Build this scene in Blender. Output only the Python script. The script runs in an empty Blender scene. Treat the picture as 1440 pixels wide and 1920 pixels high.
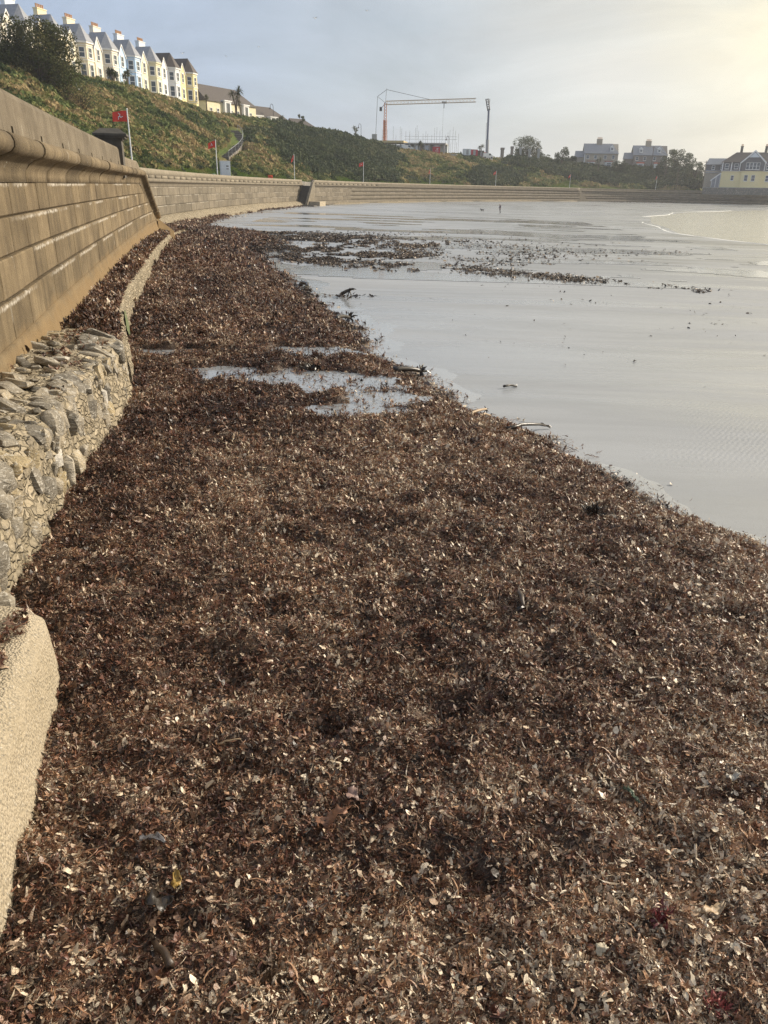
import bpy, bmesh, math, random
import numpy as np
from mathutils import Vector, Matrix
from mathutils.bvhtree import BVHTree
PI = math.pi
random.seed(7); RNG = np.random.default_rng(7)
sc = bpy.context.scene
COL = sc.collection

# ------------------------------------------------------------------ camera
F = 1440.0; ROLL = .018; PITCH = math.radians(22.88)
cam_d = bpy.data.cameras.new('camera'); cam = bpy.data.objects.new('camera', cam_d); COL.objects.link(cam)
cam_d.sensor_fit = 'VERTICAL'; cam_d.sensor_height = 36; cam_d.lens = 36*F/1920
cam_d.clip_start = .05; cam_d.clip_end = 6000
_R = Vector((1, 0, 0)); _U = Vector((0, math.sin(PITCH), math.cos(PITCH)))
cx = _R*math.cos(ROLL)+_U*math.sin(ROLL); cy = -_R*math.sin(ROLL)+_U*math.cos(ROLL); cz = cx.cross(cy)
cam.matrix_world = Matrix(((cx.x, cy.x, cz.x, 0), (cx.y, cy.y, cz.y, 0), (cx.z, cy.z, cz.z, 0), (0, 0, 0, 1)))
sc.camera = cam

# ------------------------------------------------------------------ light
SUN_AZ = math.radians(66); SUN_EL = math.radians(27)      # azimuth clockwise from +Y
SUN_DIR = Vector((math.sin(SUN_AZ)*math.cos(SUN_EL), math.cos(SUN_AZ)*math.cos(SUN_EL), math.sin(SUN_EL)))
sun_d = bpy.data.lights.new('sun', 'SUN'); sun_d.energy = 4.2; sun_d.angle = math.radians(2.5); sun_d.color = (1, .90, .76)
sun = bpy.data.objects.new('sun', sun_d); COL.objects.link(sun)
sun.rotation_euler = (-SUN_DIR).to_track_quat('-Z', 'Y').to_euler(); sun.location = (60, 60, 80)
world = bpy.data.worlds.new('World'); sc.world = world; world.use_nodes = True
def build_world():
    nt = world.node_tree; N = nt.nodes; L = nt.links; N.clear()
    out = N.new('ShaderNodeOutputWorld'); bg = N.new('ShaderNodeBackground'); L.new(bg.outputs[0], out.inputs[0])
    sky = N.new('ShaderNodeTexSky'); sky.sky_type = 'NISHITA'; sky.sun_disc = False
    sky.sun_elevation = SUN_EL; sky.sun_rotation = SUN_AZ; sky.altitude = 0; sky.dust_density = 2.0; sky.air_density = 1.0
    tc = N.new('ShaderNodeTexCoord')
    # thin cloud veil: cream towards the sun, blue-grey away from it
    dot = N.new('ShaderNodeVectorMath'); dot.operation = 'DOT_PRODUCT'; dot.inputs[1].default_value = SUN_DIR
    nrm = N.new('ShaderNodeVectorMath'); nrm.operation = 'NORMALIZE'
    L.new(tc.outputs['Generated'], nrm.inputs[0]); L.new(nrm.outputs[0], dot.inputs[0])
    ramp = N.new('ShaderNodeValToRGB'); L.new(dot.outputs['Value'], ramp.inputs[0])
    el = ramp.color_ramp.elements
    el[0].position = .0; el[0].color = (4.0, 4.95, 6.7, 1)
    el[1].position = 1.0; el[1].color = (14.0, 11.6, 7.6, 1)
    for p, c in ((.26, (4.5, 5.25, 6.5)), (.46, (5.45, 5.9, 6.35)), (.62, (7.0, 6.9, 6.35)), (.74, (8.9, 8.1, 5.85)), (.84, (10.6, 9.1, 5.9)), (.93, (12.2, 10.2, 6.4))):
        e = el.new(p); e.color = (*c, 1)
    noi = N.new('ShaderNodeTexNoise'); noi.inputs['Scale'].default_value = 2.6; noi.inputs['Detail'].default_value = 7; noi.inputs['Roughness'].default_value = .56
    mp = N.new('ShaderNodeMapping'); mp.inputs['Scale'].default_value = (1.0, 1.0, 3.4); mp.inputs['Rotation'].default_value = (.25, .1, .4)
    L.new(nrm.outputs[0], mp.inputs[0]); L.new(mp.outputs[0], noi.inputs['Vector'])
    mr = N.new('ShaderNodeMapRange'); mr.inputs['From Min'].default_value = .36; mr.inputs['From Max'].default_value = .66
    mr.inputs['To Min'].default_value = .62; mr.inputs['To Max'].default_value = 1.0
    L.new(noi.outputs['Fac'], mr.inputs['Value'])
    mix = N.new('ShaderNodeMix'); mix.data_type = 'RGBA'
    n2 = N.new('ShaderNodeTexNoise'); n2.inputs['Scale'].default_value = 3.4; n2.inputs['Detail'].default_value = 8; n2.inputs['Roughness'].default_value = .6; n2.inputs['Distortion'].default_value = .6
    mp2 = N.new('ShaderNodeMapping'); mp2.inputs['Scale'].default_value = (1, 1, 3.0); mp2.inputs['Rotation'].default_value = (.5, -.3, 1.1)
    L.new(nrm.outputs[0], mp2.inputs[0]); L.new(mp2.outputs[0], n2.inputs['Vector'])
    m2 = N.new('ShaderNodeMapRange'); m2.inputs['From Min'].default_value = .35; m2.inputs['From Max'].default_value = .68; m2.inputs['To Min'].default_value = .87; m2.inputs['To Max'].default_value = 1.17
    L.new(n2.outputs['Fac'], m2.inputs['Value'])
    sc_ = N.new('ShaderNodeVectorMath'); sc_.operation = 'SCALE'; L.new(ramp.outputs[0], sc_.inputs[0]); L.new(m2.outputs[0], sc_.inputs['Scale'])
    L.new(mr.outputs[0], mix.inputs['Factor']); L.new(sky.outputs[0], mix.inputs[6]); L.new(sc_.outputs[0], mix.inputs[7])
    L.new(mix.outputs[2], bg.inputs['Color'])
    bg.inputs['Strength'].default_value = .085
build_world()
vs = sc.view_settings; vs.view_transform = 'Standard'; vs.look = 'None'; vs.exposure = 0.46; vs.gamma = 1
sc.cycles.denoising_prefilter = 'NONE'; sc.cycles.max_bounces = 6; sc.cycles.diffuse_bounces = 3; sc.cycles.glossy_bounces = 3; sc.cycles.transparent_max_bounces = 6

# ------------------------------------------------------------------ pixel <-> place
def ray(x, y):
    u = (x-720)/F; v = (960-y)/F
    a = u*math.cos(ROLL)-v*math.sin(ROLL); b = u*math.sin(ROLL)+v*math.cos(ROLL)
    return Vector((a, math.cos(PITCH)+b*math.sin(PITCH), -math.sin(PITCH)+b*math.cos(PITCH)))
def atz(x, y, z):
    d = ray(x, y); return d*(z/d.z)
def atd(x, y, D):
    d = ray(x, y); return d*(D/math.hypot(d.x, d.y))

# ------------------------------------------------------------------ helpers
def vnoise(x, y, seed=0):
    x = np.asarray(x, float); y = np.asarray(y, float)
    xi = np.floor(x).astype(np.int64); yi = np.floor(y).astype(np.int64)
    fx = x-xi; fy = y-yi; fx = fx*fx*(3-2*fx); fy = fy*fy*(3-2*fy)
    def h(a, b):
        n = (a*374761393+b*668265263+seed*982451653) & 0xffffffff
        n = ((n ^ (n >> 13))*1274126177) & 0xffffffff
        return ((n ^ (n >> 16)) & 0xffff)/65535.0
    return (h(xi, yi)*(1-fx)+h(xi+1, yi)*fx)*(1-fy)+(h(xi, yi+1)*(1-fx)+h(xi+1, yi+1)*fx)*fy
def fbm(x, y, seed=0, oct=4):
    s = 0; a = .5
    for k in range(oct):
        s = s+a*vnoise(np.asarray(x)*2**k, np.asarray(y)*2**k, seed+k*17); a *= .5
    return s/(1-.5**oct)          # 0..1
def tag(o, label=None, cat=None, group=None, kind=None):
    if label: o['label'] = label
    if cat: o['category'] = cat
    if group: o['group'] = group
    if kind: o['kind'] = kind
    return o
def thing(name, label, cat, loc=(0, 0, 0), rz=0, group=None):
    o = bpy.data.objects.new(name, None); COL.objects.link(o); o.empty_display_size = .3
    o.location = loc; o.rotation_euler = (0, 0, rz)
    return tag(o, label, cat, group)
class MB:
    def __init__(s): s.v = []; s.f = []
    def add(s, vs, fs):
        b = len(s.v); s.v += [tuple(v) for v in vs]; s.f += [tuple(b+i for i in f) for f in fs]; return s
    def box(s, x0, x1, y0, y1, z0, z1):
        return s.add([(x0, y0, z0), (x1, y0, z0), (x1, y1, z0), (x0, y1, z0), (x0, y0, z1), (x1, y0, z1), (x1, y1, z1), (x0, y1, z1)],
                     [(0, 3, 2, 1), (4, 5, 6, 7), (0, 1, 5, 4), (1, 2, 6, 5), (2, 3, 7, 6), (3, 0, 4, 7)])
    def prism(s, poly, z0, z1):                 # poly ccw in xy
        n = len(poly)
        return s.add([(x, y, z0) for x, y in poly]+[(x, y, z1) for x, y in poly],
                     [tuple(range(n))[::-1], tuple(range(n, 2*n))]+[(i, (i+1) % n, n+(i+1) % n, n+i) for i in range(n)])
    def tube(s, pts, r, n=6, cap=True):
        pts = [Vector(p) for p in pts]; rs = r if isinstance(r, (list, tuple)) else [r]*len(pts)
        b = len(s.v)
        for i, p in enumerate(pts):
            d = (pts[min(i+1, len(pts)-1)]-pts[max(i-1, 0)]).normalized()
            a = d.cross(Vector((0, 0, 1)) if abs(d.z) < .9 else Vector((1, 0, 0))).normalized(); c = d.cross(a)
            for k in range(n):
                t = 2*PI*k/n; s.v.append(tuple(p+(a*math.cos(t)+c*math.sin(t))*rs[i]))
        for i in range(len(pts)-1):
            for k in range(n):
                s.f.append((b+i*n+k, b+i*n+(k+1) % n, b+(i+1)*n+(k+1) % n, b+(i+1)*n+k))
        if cap:
            s.f.append(tuple(b+k for k in range(n))[::-1]); s.f.append(tuple(b+(len(pts)-1)*n+k for k in range(n)))
        return s
    def lathe(s, prof, n=10, c=(0, 0, 0)):
        b = len(s.v)
        for r, z in prof:
            for k in range(n):
                t = 2*PI*k/n; s.v.append((c[0]+r*math.cos(t), c[1]+r*math.sin(t), c[2]+z))
        for i in range(len(prof)-1):
            for k in range(n): s.f.append((b+i*n+k, b+i*n+(k+1) % n, b+(i+1)*n+(k+1) % n, b+(i+1)*n+k))
        s.f.append(tuple(b+k for k in range(n))[::-1]); s.f.append(tuple(b+(len(prof)-1)*n+k for k in range(n)))
        return s
    def mesh(s, name, mat, smooth=False):
        me = bpy.data.meshes.new(name); me.from_pydata(s.v, [], s.f); me.update()
        for m in (mat if isinstance(mat, (list, tuple)) else [mat]):
            if m: me.materials.append(m)
        if smooth: me.polygons.foreach_set('use_smooth', [True]*len(me.polygons))
        return me
    def build(s, name, mat, parent=None, smooth=False):
        o = bpy.data.objects.new(name, s.mesh(name, mat, smooth)); COL.objects.link(o); o.parent = parent
        return o
def npmesh(name, V, Fq, mat, smooth=False):
    V = np.asarray(V, np.float32); Fq = np.asarray(Fq, np.int32); n = Fq.shape[1]
    me = bpy.data.meshes.new(name); me.vertices.add(len(V)); me.vertices.foreach_set('co', V.ravel())
    me.loops.add(Fq.size); me.loops.foreach_set('vertex_index', Fq.ravel())
    me.polygons.add(len(Fq)); me.polygons.foreach_set('loop_start', np.arange(0, Fq.size, n, dtype=np.int32))
    me.polygons.foreach_set('loop_total', np.full(len(Fq), n, np.int32))
    if smooth: me.polygons.foreach_set('use_smooth', np.ones(len(Fq), bool))
    me.update(calc_edges=True)
    if mat: me.materials.append(mat)
    return me
def link(name, me, parent=None):
    o = bpy.data.objects.new(name, me); COL.objects.link(o); o.parent = parent; return o
def grid_faces(nr, nc):
    i = np.arange(nr-1)[:, None]*nc+np.arange(nc-1)[None, :]
    return np.stack([i, i+1, i+nc+1, i+nc], -1).reshape(-1, 4)
def copy_tree(o, parent=None):
    c = o.copy(); COL.objects.link(c); c.parent = parent
    for ch in list(o.children): copy_tree(ch, c)
    return c

# ------------------------------------------------------------------ materials
class NT:
    def __init__(s, name):
        s.m = bpy.data.materials.new(name); s.m.use_nodes = True
        s.t = s.m.node_tree; s.N = s.t.nodes; s.L = s.t.links
        s.b = s.N['Principled BSDF']; s.geo = s.N.new('ShaderNodeNewGeometry')
    def pos(s, scale=(1, 1, 1), rot=(0, 0, 0)):
        m = s.N.new('ShaderNodeMapping'); m.inputs['Scale'].default_value = scale; m.inputs['Rotation'].default_value = rot
        s.L.new(s.geo.outputs['Position'], m.inputs[0]); return m.outputs[0]
    def noise(s, vec, scale, detail=4, rough=.55, dist=0):
        n = s.N.new('ShaderNodeTexNoise'); n.inputs['Scale'].default_value = scale; n.inputs['Detail'].default_value = detail
        n.inputs['Roughness'].default_value = rough; n.inputs['Distortion'].default_value = dist
        if vec is not None: s.L.new(vec, n.inputs['Vector'])
        return n.outputs['Fac']
    def vor(s, vec, scale, feature='F1', out='Distance'):
        n = s.N.new('ShaderNodeTexVoronoi'); n.inputs['Scale'].default_value = scale; n.feature = feature
        s.L.new(vec, n.inputs['Vector']); return n.outputs[out]
    def ramp(s, fac, stops, interp='LINEAR'):
        r = s.N.new('ShaderNodeValToRGB'); e = r.color_ramp.elements; r.color_ramp.interpolation = interp
        for i, (p, c) in enumerate(stops):
            c = (c, c, c) if isinstance(c, (int, float)) else c
            if i < 2: e[i].position = p; e[i].color = (*c, 1)
            else: q = e.new(p); q.color = (*c, 1)
        s.L.new(fac, r.inputs[0]); return r.outputs[0]
    def mix(s, fac, a, b, mode='MIX'):
        m = s.N.new('ShaderNodeMix'); m.data_type = 'RGBA'; m.blend_type = mode
        for sock, v in ((m.inputs[0], fac), (m.inputs[6], a), (m.inputs[7], b)):
            if isinstance(v, (int, float)): sock.default_value = v
            elif isinstance(v, tuple): sock.default_value = (*v, 1)
            else: s.L.new(v, sock)
        return m.outputs[2]
    def math(s, op, a, b=0):
        m = s.N.new('ShaderNodeMath'); m.operation = op
        for sock, v in zip(m.inputs, (a, b)):
            if isinstance(v, (int, float)): sock.default_value = v
            else: s.L.new(v, sock)
        return m.outputs[0]
    def sep(s):
        n = s.N.new('ShaderNodeSeparateXYZ'); s.L.new(s.geo.outputs['Position'], n.inputs[0]); return n.outputs
    def bump(s, h, strength=.5, dist=.02):
        n = s.N.new('ShaderNodeBump'); n.inputs['Strength'].default_value = strength; n.inputs['Distance'].default_value = dist
        s.L.new(h, n.inputs['Height']); s.L.new(n.outputs[0], s.b.inputs['Normal'])
    def set(s, base=None, rough=None, spec=None, metal=None, **k):
        for nm, v in (('Base Color', base), ('Roughness', rough), ('Specular IOR Level', spec), ('Metallic', metal), *k.items()):
            if v is None: continue
            i = s.b.inputs[nm]
            if isinstance(v, (int, float)): i.default_value = v
            elif isinstance(v, tuple): i.default_value = (*v, 1)
            else: s.L.new(v, i)
        return s.m
def plain(name, c, rough=.7, var=.18, scale=3, metal=0, bump=.15):
    t = NT(name); n = t.noise(t.pos(), scale, 5)
    d = tuple(x*(1-var) for x in c); e = tuple(min(1, x*(1+var)) for x in c)
    t.bump(t.noise(t.pos(), scale*8, 3), bump, .01)
    return t.set(base=t.ramp(n, [(.3, d), (.7, e)]), rough=rough, metal=metal)
def concrete(name, c1, c2, c3, lines=(), white=.5, fine=40, lowband=None):
    """weathered concrete: c1..c2 blotches, c3 damp stains, pale lime runs and lime crust along the ledges"""
    t = NT(name); z = t.sep()[2]
    big = t.noise(t.pos((1, 1, 1.4)), .9, 6, .62); run = t.noise(t.pos((1, 1, .12)), 4.5, 5, .6); grain = t.noise(t.pos(), fine, 4, .7)
    col = t.ramp(big, [(.34, c1), (.62, c2)])
    col = t.mix(t.ramp(run, [(.44, 0), (.68, .65)]), col, c3)
    col = t.mix(t.ramp(grain, [(.35, .55), (.7, 0)]), col, tuple(x*.55 for x in c1))
    oi = t.N.new('ShaderNodeObjectInfo'); col = t.mix(1.0, col, t.ramp(oi.outputs['Random'], [(0, .72), (1, 1.14)]), 'MULTIPLY')
    r2 = t.noise(t.pos((1, 1, .1), (0, 0, .7)), 7.5, 5, .65); pm = t.noise(t.pos(), 1.1, 3)
    wm = t.math('MULTIPLY', t.ramp(r2, [(.64, 0), (.72, 1)]), t.ramp(pm, [(.45, 0), (.62, white)]))
    col = t.mix(wm, col, (.62, .58, .5))
    for zl in lines:
        d = t.math('ABSOLUTE', t.math('SUBTRACT', t.math('ADD', z, t.math('MULTIPLY', t.noise(t.pos((1, 1, .3)), 9, 3), .10)), zl))
        m = t.math('MULTIPLY', t.ramp(d, [(.008, 1), (.04, 0)]), t.math('MULTIPLY', t.ramp(t.noise(t.pos((1, 1, .2), (0, 0, zl)), .33, 2), [(.47, 0), (.55, .75)]), t.ramp(t.noise(t.pos((1, 1, .5)), 14, 4, .7), [(.38, 0), (.62, 1)])))
        col = t.mix(m, col, (.66, .62, .55))
    if lowband:
        zb, cl = lowband
        m = t.ramp(t.math('ADD', z, t.math('MULTIPLY', t.noise(t.pos(), 2.2, 4), .6)), [(0, 1), (1, 0)])
        mm = t.N.new('ShaderNodeMapRange'); t.L.new(t.math('ADD', z, t.math('MULTIPLY', t.noise(t.pos(), 1.7, 4), .7)), mm.inputs[0])
        mm.inputs[1].default_value = zb+.5; mm.inputs[2].default_value = zb+.15; mm.inputs[3].default_value = 0; mm.inputs[4].default_value = .8
        col = t.mix(mm.outputs[0], col, cl)
    h = t.math('ADD', t.math('MULTIPLY', grain, .5), t.math('ADD', big, t.math('MULTIPLY', t.noise(t.pos(), 13, 5, .7), .9)))
    t.bump(h, .75, .03)
    return t.set(base=col, rough=.88, spec=.25)

M = {}
M['wall'] = concrete('sea_wall_concrete', (.15, .113, .068), (.275, .212, .128), (.095, .070, .043), (.0, -.50, -1.02, -1.55), .9, 45, (-2.1, (.22, .15, .075)))
M['parapet'] = concrete('parapet_concrete', (.175, .142, .10), (.30, .25, .18), (.115, .093, .066), (), .8, 50)
M['farwall'] = concrete('far_wall_concrete', (.17, .145, .105), (.26, .22, .165), (.115, .10, .078), (-.25, -1.05, -1.9), 1.0, 12)
M['farparapet'] = concrete('far_parapet_concrete', (.24, .205, .15), (.33, .285, .215), (.17, .145, .11), (), .6, 14)
M['slab'] = plain('dark_cap_stone', (.085, .075, .06), .85, .3, 4)
def mat_sand():
    t = NT('wet_sand'); x, y, z = t.sep()
    big = t.noise(t.pos((.05, .10, 1), (0, 0, .5)), 1.0, 5, .55)
    streak = t.noise(t.pos((.035, .22, 1), (0, 0, .45)), 1.0, 5, .6, .8)
    fine = t.noise(t.pos(), 60, 4, .7)
    col = t.ramp(big, [(.35, (.262, .275, .292)), (.65, (.345, .360, .380))])
    col = t.mix(t.ramp(fine, [(.3, .4), (.6, 0)]), col, (.16, .15, .14))
    spk = t.vor(t.pos((1, 1, 1)), 5.5); spm = t.math('MULTIPLY', t.ramp(spk, [(.04, 1), (.07, 0)]), t.ramp(t.noise(t.pos(), 2.3, 2), [(.5, 0), (.6, .8)]))
    col = t.mix(spm, col, (.06, .05, .045))
    # darker silty bars low down near the water
    bar = t.math('MULTIPLY', t.ramp(t.noise(t.pos((.045, .26, 1), (0, 0, .75)), 1.0, 5, .62, 1.5), [(.46, 0), (.58, .75)]), t.math('MULTIPLY', t.ramp(t.math('MULTIPLY', x, .02), [(.0, 0), (.3, 1)]), t.ramp(t.math('MULTIPLY', y, .01), [(.36, 0), (.55, 1)])))
    col = t.mix(bar, col, (.10, .10, .088))
    # film of water left in the low ground: smooth where wet
    rg = t.ramp(streak, [(.36, .20), (.46, .36), (.58, .60)]); col = t.mix(t.ramp(t.noise(t.pos((.16, .9, 1), (0, 0, .4)), 1.0, 6, .65, 1.0), [(.44, 0), (.64, .32)]), col, (.19, .20, .21))
    # long low bars and dips where the ebb ran off
    low = t.noise(t.pos((.06, .34, 1), (0, 0, .55)), 1.0, 5, .6, 1.2)
    rip = t.N.new('ShaderNodeTexWave'); rip.inputs['Scale'].default_value = 5.5; rip.inputs['Distortion'].default_value = 5; rip.inputs['Detail'].default_value = 3; rip.inputs['Detail Scale'].default_value = 1.2
    t.L.new(t.pos((.6, 1.4, 1), (0, 0, .3)), rip.inputs['Vector'])
    rm = t.math('MULTIPLY', rip.outputs['Fac'], t.ramp(t.noise(t.pos(), .22, 3), [(.52, 0.02), (.64, .35)]))
    h = t.math('ADD', t.math('MULTIPLY', fine, .10), t.math('ADD', t.math('MULTIPLY', rm, .35), t.math('MULTIPLY', low, 1.2)))
    t.bump(h, .55, .03)
    near = t.math('MULTIPLY', t.ramp(t.math('MULTIPLY', x, .02), [(.08, 0), (.4, 1)]), t.ramp(t.math('MULTIPLY', y, .01), [(.28, 0), (.42, 1)]))
    rg = t.mix(near, rg, t.mix(.25, rg, (.10, .10, .10))); col = t.mix(t.math('MULTIPLY', near, .25), col, (.17, .168, .158))
    return t.set(base=col, rough=rg, spec=.62)
M['sand'] = mat_sand()
def mat_water(name, col, sc1, strength, rough=.06):
    t = NT(name)
    h = t.math('ADD', t.noise(t.pos((.5, 1.4, 1), (0, 0, -.35)), sc1, 4, .6, .4), t.math('MULTIPLY', t.noise(t.pos((.12, .5, 1), (0, 0, -.35)), sc1, 3), 1.5))
    t.bump(h, strength, .12 if strength < .9 else .30)
    return t.set(base=col, rough=rough, spec=.6)
M['sea'] = mat_water('sea_water', (.36, .345, .285), 1.1, 1.0, .2)
M['pool'] = mat_water('pool_water', (.27, .285, .30), 3.0, .08, .03)
M['foam'] = plain('foam', (.78, .77, .72), .6, .1, 6)
def mat_weed(name, stops, patch=True, sat=1.0):
    t = NT(name); oi = t.N.new('ShaderNodeObjectInfo'); r = oi.outputs['Random']
    p = t.noise(t.pos(), .38, 4, .6); q = t.noise(t.pos(), 2.6, 3, .6)  # finer noise: weed patch colour that also paints in shade between clumps
    dry = t.N.new('ShaderNodeMapRange'); t.L.new(t.sep()[0], dry.inputs[0]); dry.inputs[1].default_value = -2.6; dry.inputs[2].default_value = 1.4; dry.inputs[3].default_value = -.10; dry.inputs[4].default_value = .31
    f = t.math('ADD', t.math('ADD', r, dry.outputs[0]), t.math('ADD', t.math('MULTIPLY', t.math('SUBTRACT', p, .5), 1.7), t.math('MULTIPLY', t.math('SUBTRACT', q, .5), 1.5)))
    col = t.ramp(f, stops)
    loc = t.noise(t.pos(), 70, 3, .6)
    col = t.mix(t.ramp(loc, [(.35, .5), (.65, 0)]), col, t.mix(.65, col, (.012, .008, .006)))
    t.bump(t.noise(t.pos(), 160, 3), .4, .004)
    return t.set(base=col, rough=.42, spec=.5)
WEED = [(.0, (.018, .010, .007)), (.18, (.045, .023, .014)), (.34, (.105, .055, .033)), (.49, (.19, .108, .067)), (.61, (.28, .175, .115)), (.73, (.41, .29, .195)), (.85, (.57, .44, .31)), (1.0, (.74, .62, .46))]
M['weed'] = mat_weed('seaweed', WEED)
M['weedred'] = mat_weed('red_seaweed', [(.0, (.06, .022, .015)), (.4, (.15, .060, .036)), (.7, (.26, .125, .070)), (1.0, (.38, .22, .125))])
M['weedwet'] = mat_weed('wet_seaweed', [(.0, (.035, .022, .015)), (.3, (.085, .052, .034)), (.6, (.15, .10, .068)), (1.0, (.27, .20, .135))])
M['weedbase'] = plain('matted_seaweed', (.075, .048, .033), .6, .6, 14, bump=.9)
M['kelp'] = plain('kelp_stalk', (.055, .036, .024), .45, .4, 20)
M['kelppale'] = plain('bleached_kelp', (.34, .245, .15), .5, .3, 25)
M['kelpdark'] = plain('dark_wet_kelp', (.022, .016, .012), .35, .3, 25)
def mat_stone(name, stops, band=True):
    t = NT(name); oi = t.N.new('ShaderNodeObjectInfo')
    n = t.noise(t.pos(), 5, 6, .65); st = t.noise(t.pos((1, 6, 12), (.5, .4, .2)), 3.2, 4, .6, .6)
    col = t.ramp(oi.outputs['Random'], stops)
    col = t.mix(t.ramp(n, [(.35, .85), (.62, 0)]), col, t.mix(.7, col, (.05, .045, .038)))
    col = t.mix(t.ramp(st, [(.54, 0), (.62, .65)]), col, (.55, .52, .46))
    t.bump(t.math('ADD', t.math('ADD', n, t.math('MULTIPLY', st, .8)), t.math('MULTIPLY', t.noise(t.pos(), 38, 5, .7), .6)), .9, .035)
    return t.set(base=col, rough=.72, spec=.35)
M['stone'] = mat_stone('rubble_slate', [(0, (.17, .15, .12)), (.3, (.29, .255, .20)), (.55, (.37, .32, .245)), (.78, (.45, .375, .26)), (.9, (.46, .36, .20)), (1, (.6, .57, .52))])
def mat_mortar(name, c1, c2, peb=22, joint=0):
    t = NT(name); v = t.vor(t.pos((1, 1, .7)), peb); n = t.noise(t.pos(), 1.6, 5, .6); g = t.noise(t.pos(), 60, 4, .7)
    vc = t.N.new('ShaderNodeTexVoronoi'); vc.inputs['Scale'].default_value = peb; t.L.new(t.pos((1, 1, .7)), vc.inputs['Vector'])
    sepc = t.N.new('ShaderNodeSeparateColor'); t.L.new(vc.outputs['Color'], sepc.inputs[0])
    col = t.ramp(n, [(.3, c1), (.7, c2)])
    pc = t.ramp(sepc.outputs[0], [(0, (.16, .15, .135)), (.4, c2), (.75, (.44, .37, .26)), (1, (.62, .57, .48))])
    col = t.mix(t.ramp(v, [(.25, .85), (.5, 0)]), col, pc)
    col = t.mix(t.ramp(g, [(.35, .5), (.6, 0)]), col, tuple(x*.4 for x in c1))
    h = t.math('ADD', t.math('MULTIPLY', t.math('SUBTRACT', 1, v), .9), t.math('MULTIPLY', g, .5))
    if joint:
        wv = t.N.new('ShaderNodeVectorMath'); wv.operation = 'ADD'; t.L.new(t.pos((1, 1, 1.5)), wv.inputs[0]); nz = t.N.new('ShaderNodeTexNoise'); nz.inputs['Scale'].default_value = 3.5; nz.inputs['Detail'].default_value = 3; t.L.new(t.geo.outputs['Position'], nz.inputs['Vector'])
        ns = t.N.new('ShaderNodeVectorMath'); ns.operation = 'SCALE'; ns.inputs['Scale'].default_value = .30; t.L.new(nz.outputs['Color'], ns.inputs[0]); t.L.new(ns.outputs[0], wv.inputs[1])
        ed_ = t.vor(wv.outputs[0], joint, 'DISTANCE_TO_EDGE'); cl = t.N.new('ShaderNodeTexVoronoi'); cl.inputs['Scale'].default_value = joint; t.L.new(wv.outputs[0], cl.inputs['Vector'])
        s2_ = t.N.new('ShaderNodeSeparateColor'); t.L.new(cl.outputs['Color'], s2_.inputs[0])
        col = t.mix(t.ramp(ed_, [(.03, 0), (.12, .6)]), col, t.ramp(s2_.outputs[0], [(0, (.19, .16, .12)), (.35, (.31, .265, .195)), (.7, (.42, .35, .245)), (1, (.56, .48, .36))]))
        h = t.math('ADD', h, t.math('MULTIPLY', t.ramp(ed_, [(.0, 0), (.14, 1)]), 1.6))
    t.bump(h, .9, .03 if joint else .02)
    return t.set(base=col, rough=.85, spec=.25)
M['mortar'] = mat_mortar('pebbly_mortar', (.25, .205, .135), (.40, .335, .23), 21, 7.5)
M['aggregate'] = mat_mortar('fine_aggregate_concrete', (.39, .325, .225), (.50, .425, .315), 60)
M['algae'] = plain('green_algae', (.13, .155, .075), .5, .3, 9)
M['white'] = plain('white_paint', (.78, .77, .74), .5, .05, 3, bump=.03)
M['pole'] = plain('white_pole_paint', (.75, .75, .75), .4, .05, 3, bump=.02)
M['dark'] = plain('dark_metal', (.035, .036, .04), .5, .2, 5)
M['grey'] = plain('grey_metal', (.30, .31, .32), .45, .1, 5, .3)
M['cabinet'] = plain('cabinet_grey', (.64, .68, .70), .45, .06, 4, bump=.02)
M['red'] = plain('red_flag_cloth', (.72, .045, .02), .65, .1, 4, bump=.05)
M['orange'] = plain('orange_red_plastic', (.75, .10, .03), .5, .05, 4)
M['binback'] = plain('green_bin', (.02, .09, .05), .5, .1, 5)
M['glass'] = NT('window_glass').set(base=(.05, .065, .08), rough=.08, spec=.7)
M['slate'] = plain('roof_slate', (.24, .25, .275), .6, .14, 2.2, bump=.3)
M['browntile'] = plain('brown_roof_tile', (.075, .062, .055), .75, .2, 2.2, bump=.4)
M['pot'] = plain('clay_chimney_pot', (.46, .25, .12), .8, .2, 6)
M['houseA'] = plain('grey_stone_house', (.42, .36, .28), .85, .25, 3.5, bump=.6)
M['houseB'] = plain('dark_stone_house', (.26, .225, .19), .85, .3, 3.5, bump=.6)
M['shingle'] = plain('dark_shingle_cladding', (.11, .11, .118), .8, .2, 5)
M['yellow'] = plain('pale_yellow_render', (.78, .66, .36), .8, .06, 3)
M['hoarding'] = plain('red_hoarding', (.42, .015, .03), .5, .08, 3, bump=.03)
M['bare'] = plain('bare_concrete', (.36, .35, .33), .8, .15, 2)
M['ply'] = plain('formwork_ply', (.55, .42, .2), .7, .12, 1.2)
M['crane_or'] = plain('orange_crane_paint', (.52, .17, .05), .5, .12, 2)
M['crane_wh'] = plain('cream_crane_paint', (.55, .47, .38), .5, .12, 2)
M['boom'] = plain('blue_grey_boom', (.13, .15, .22), .45, .12, 2)
M['bark'] = plain('bark', (.095, .075, .058), .9, .3, 8, bump=.8)
M['tarmac'] = plain('promenade_asphalt', (.12, .115, .11), .9, .15, 3)
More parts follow.
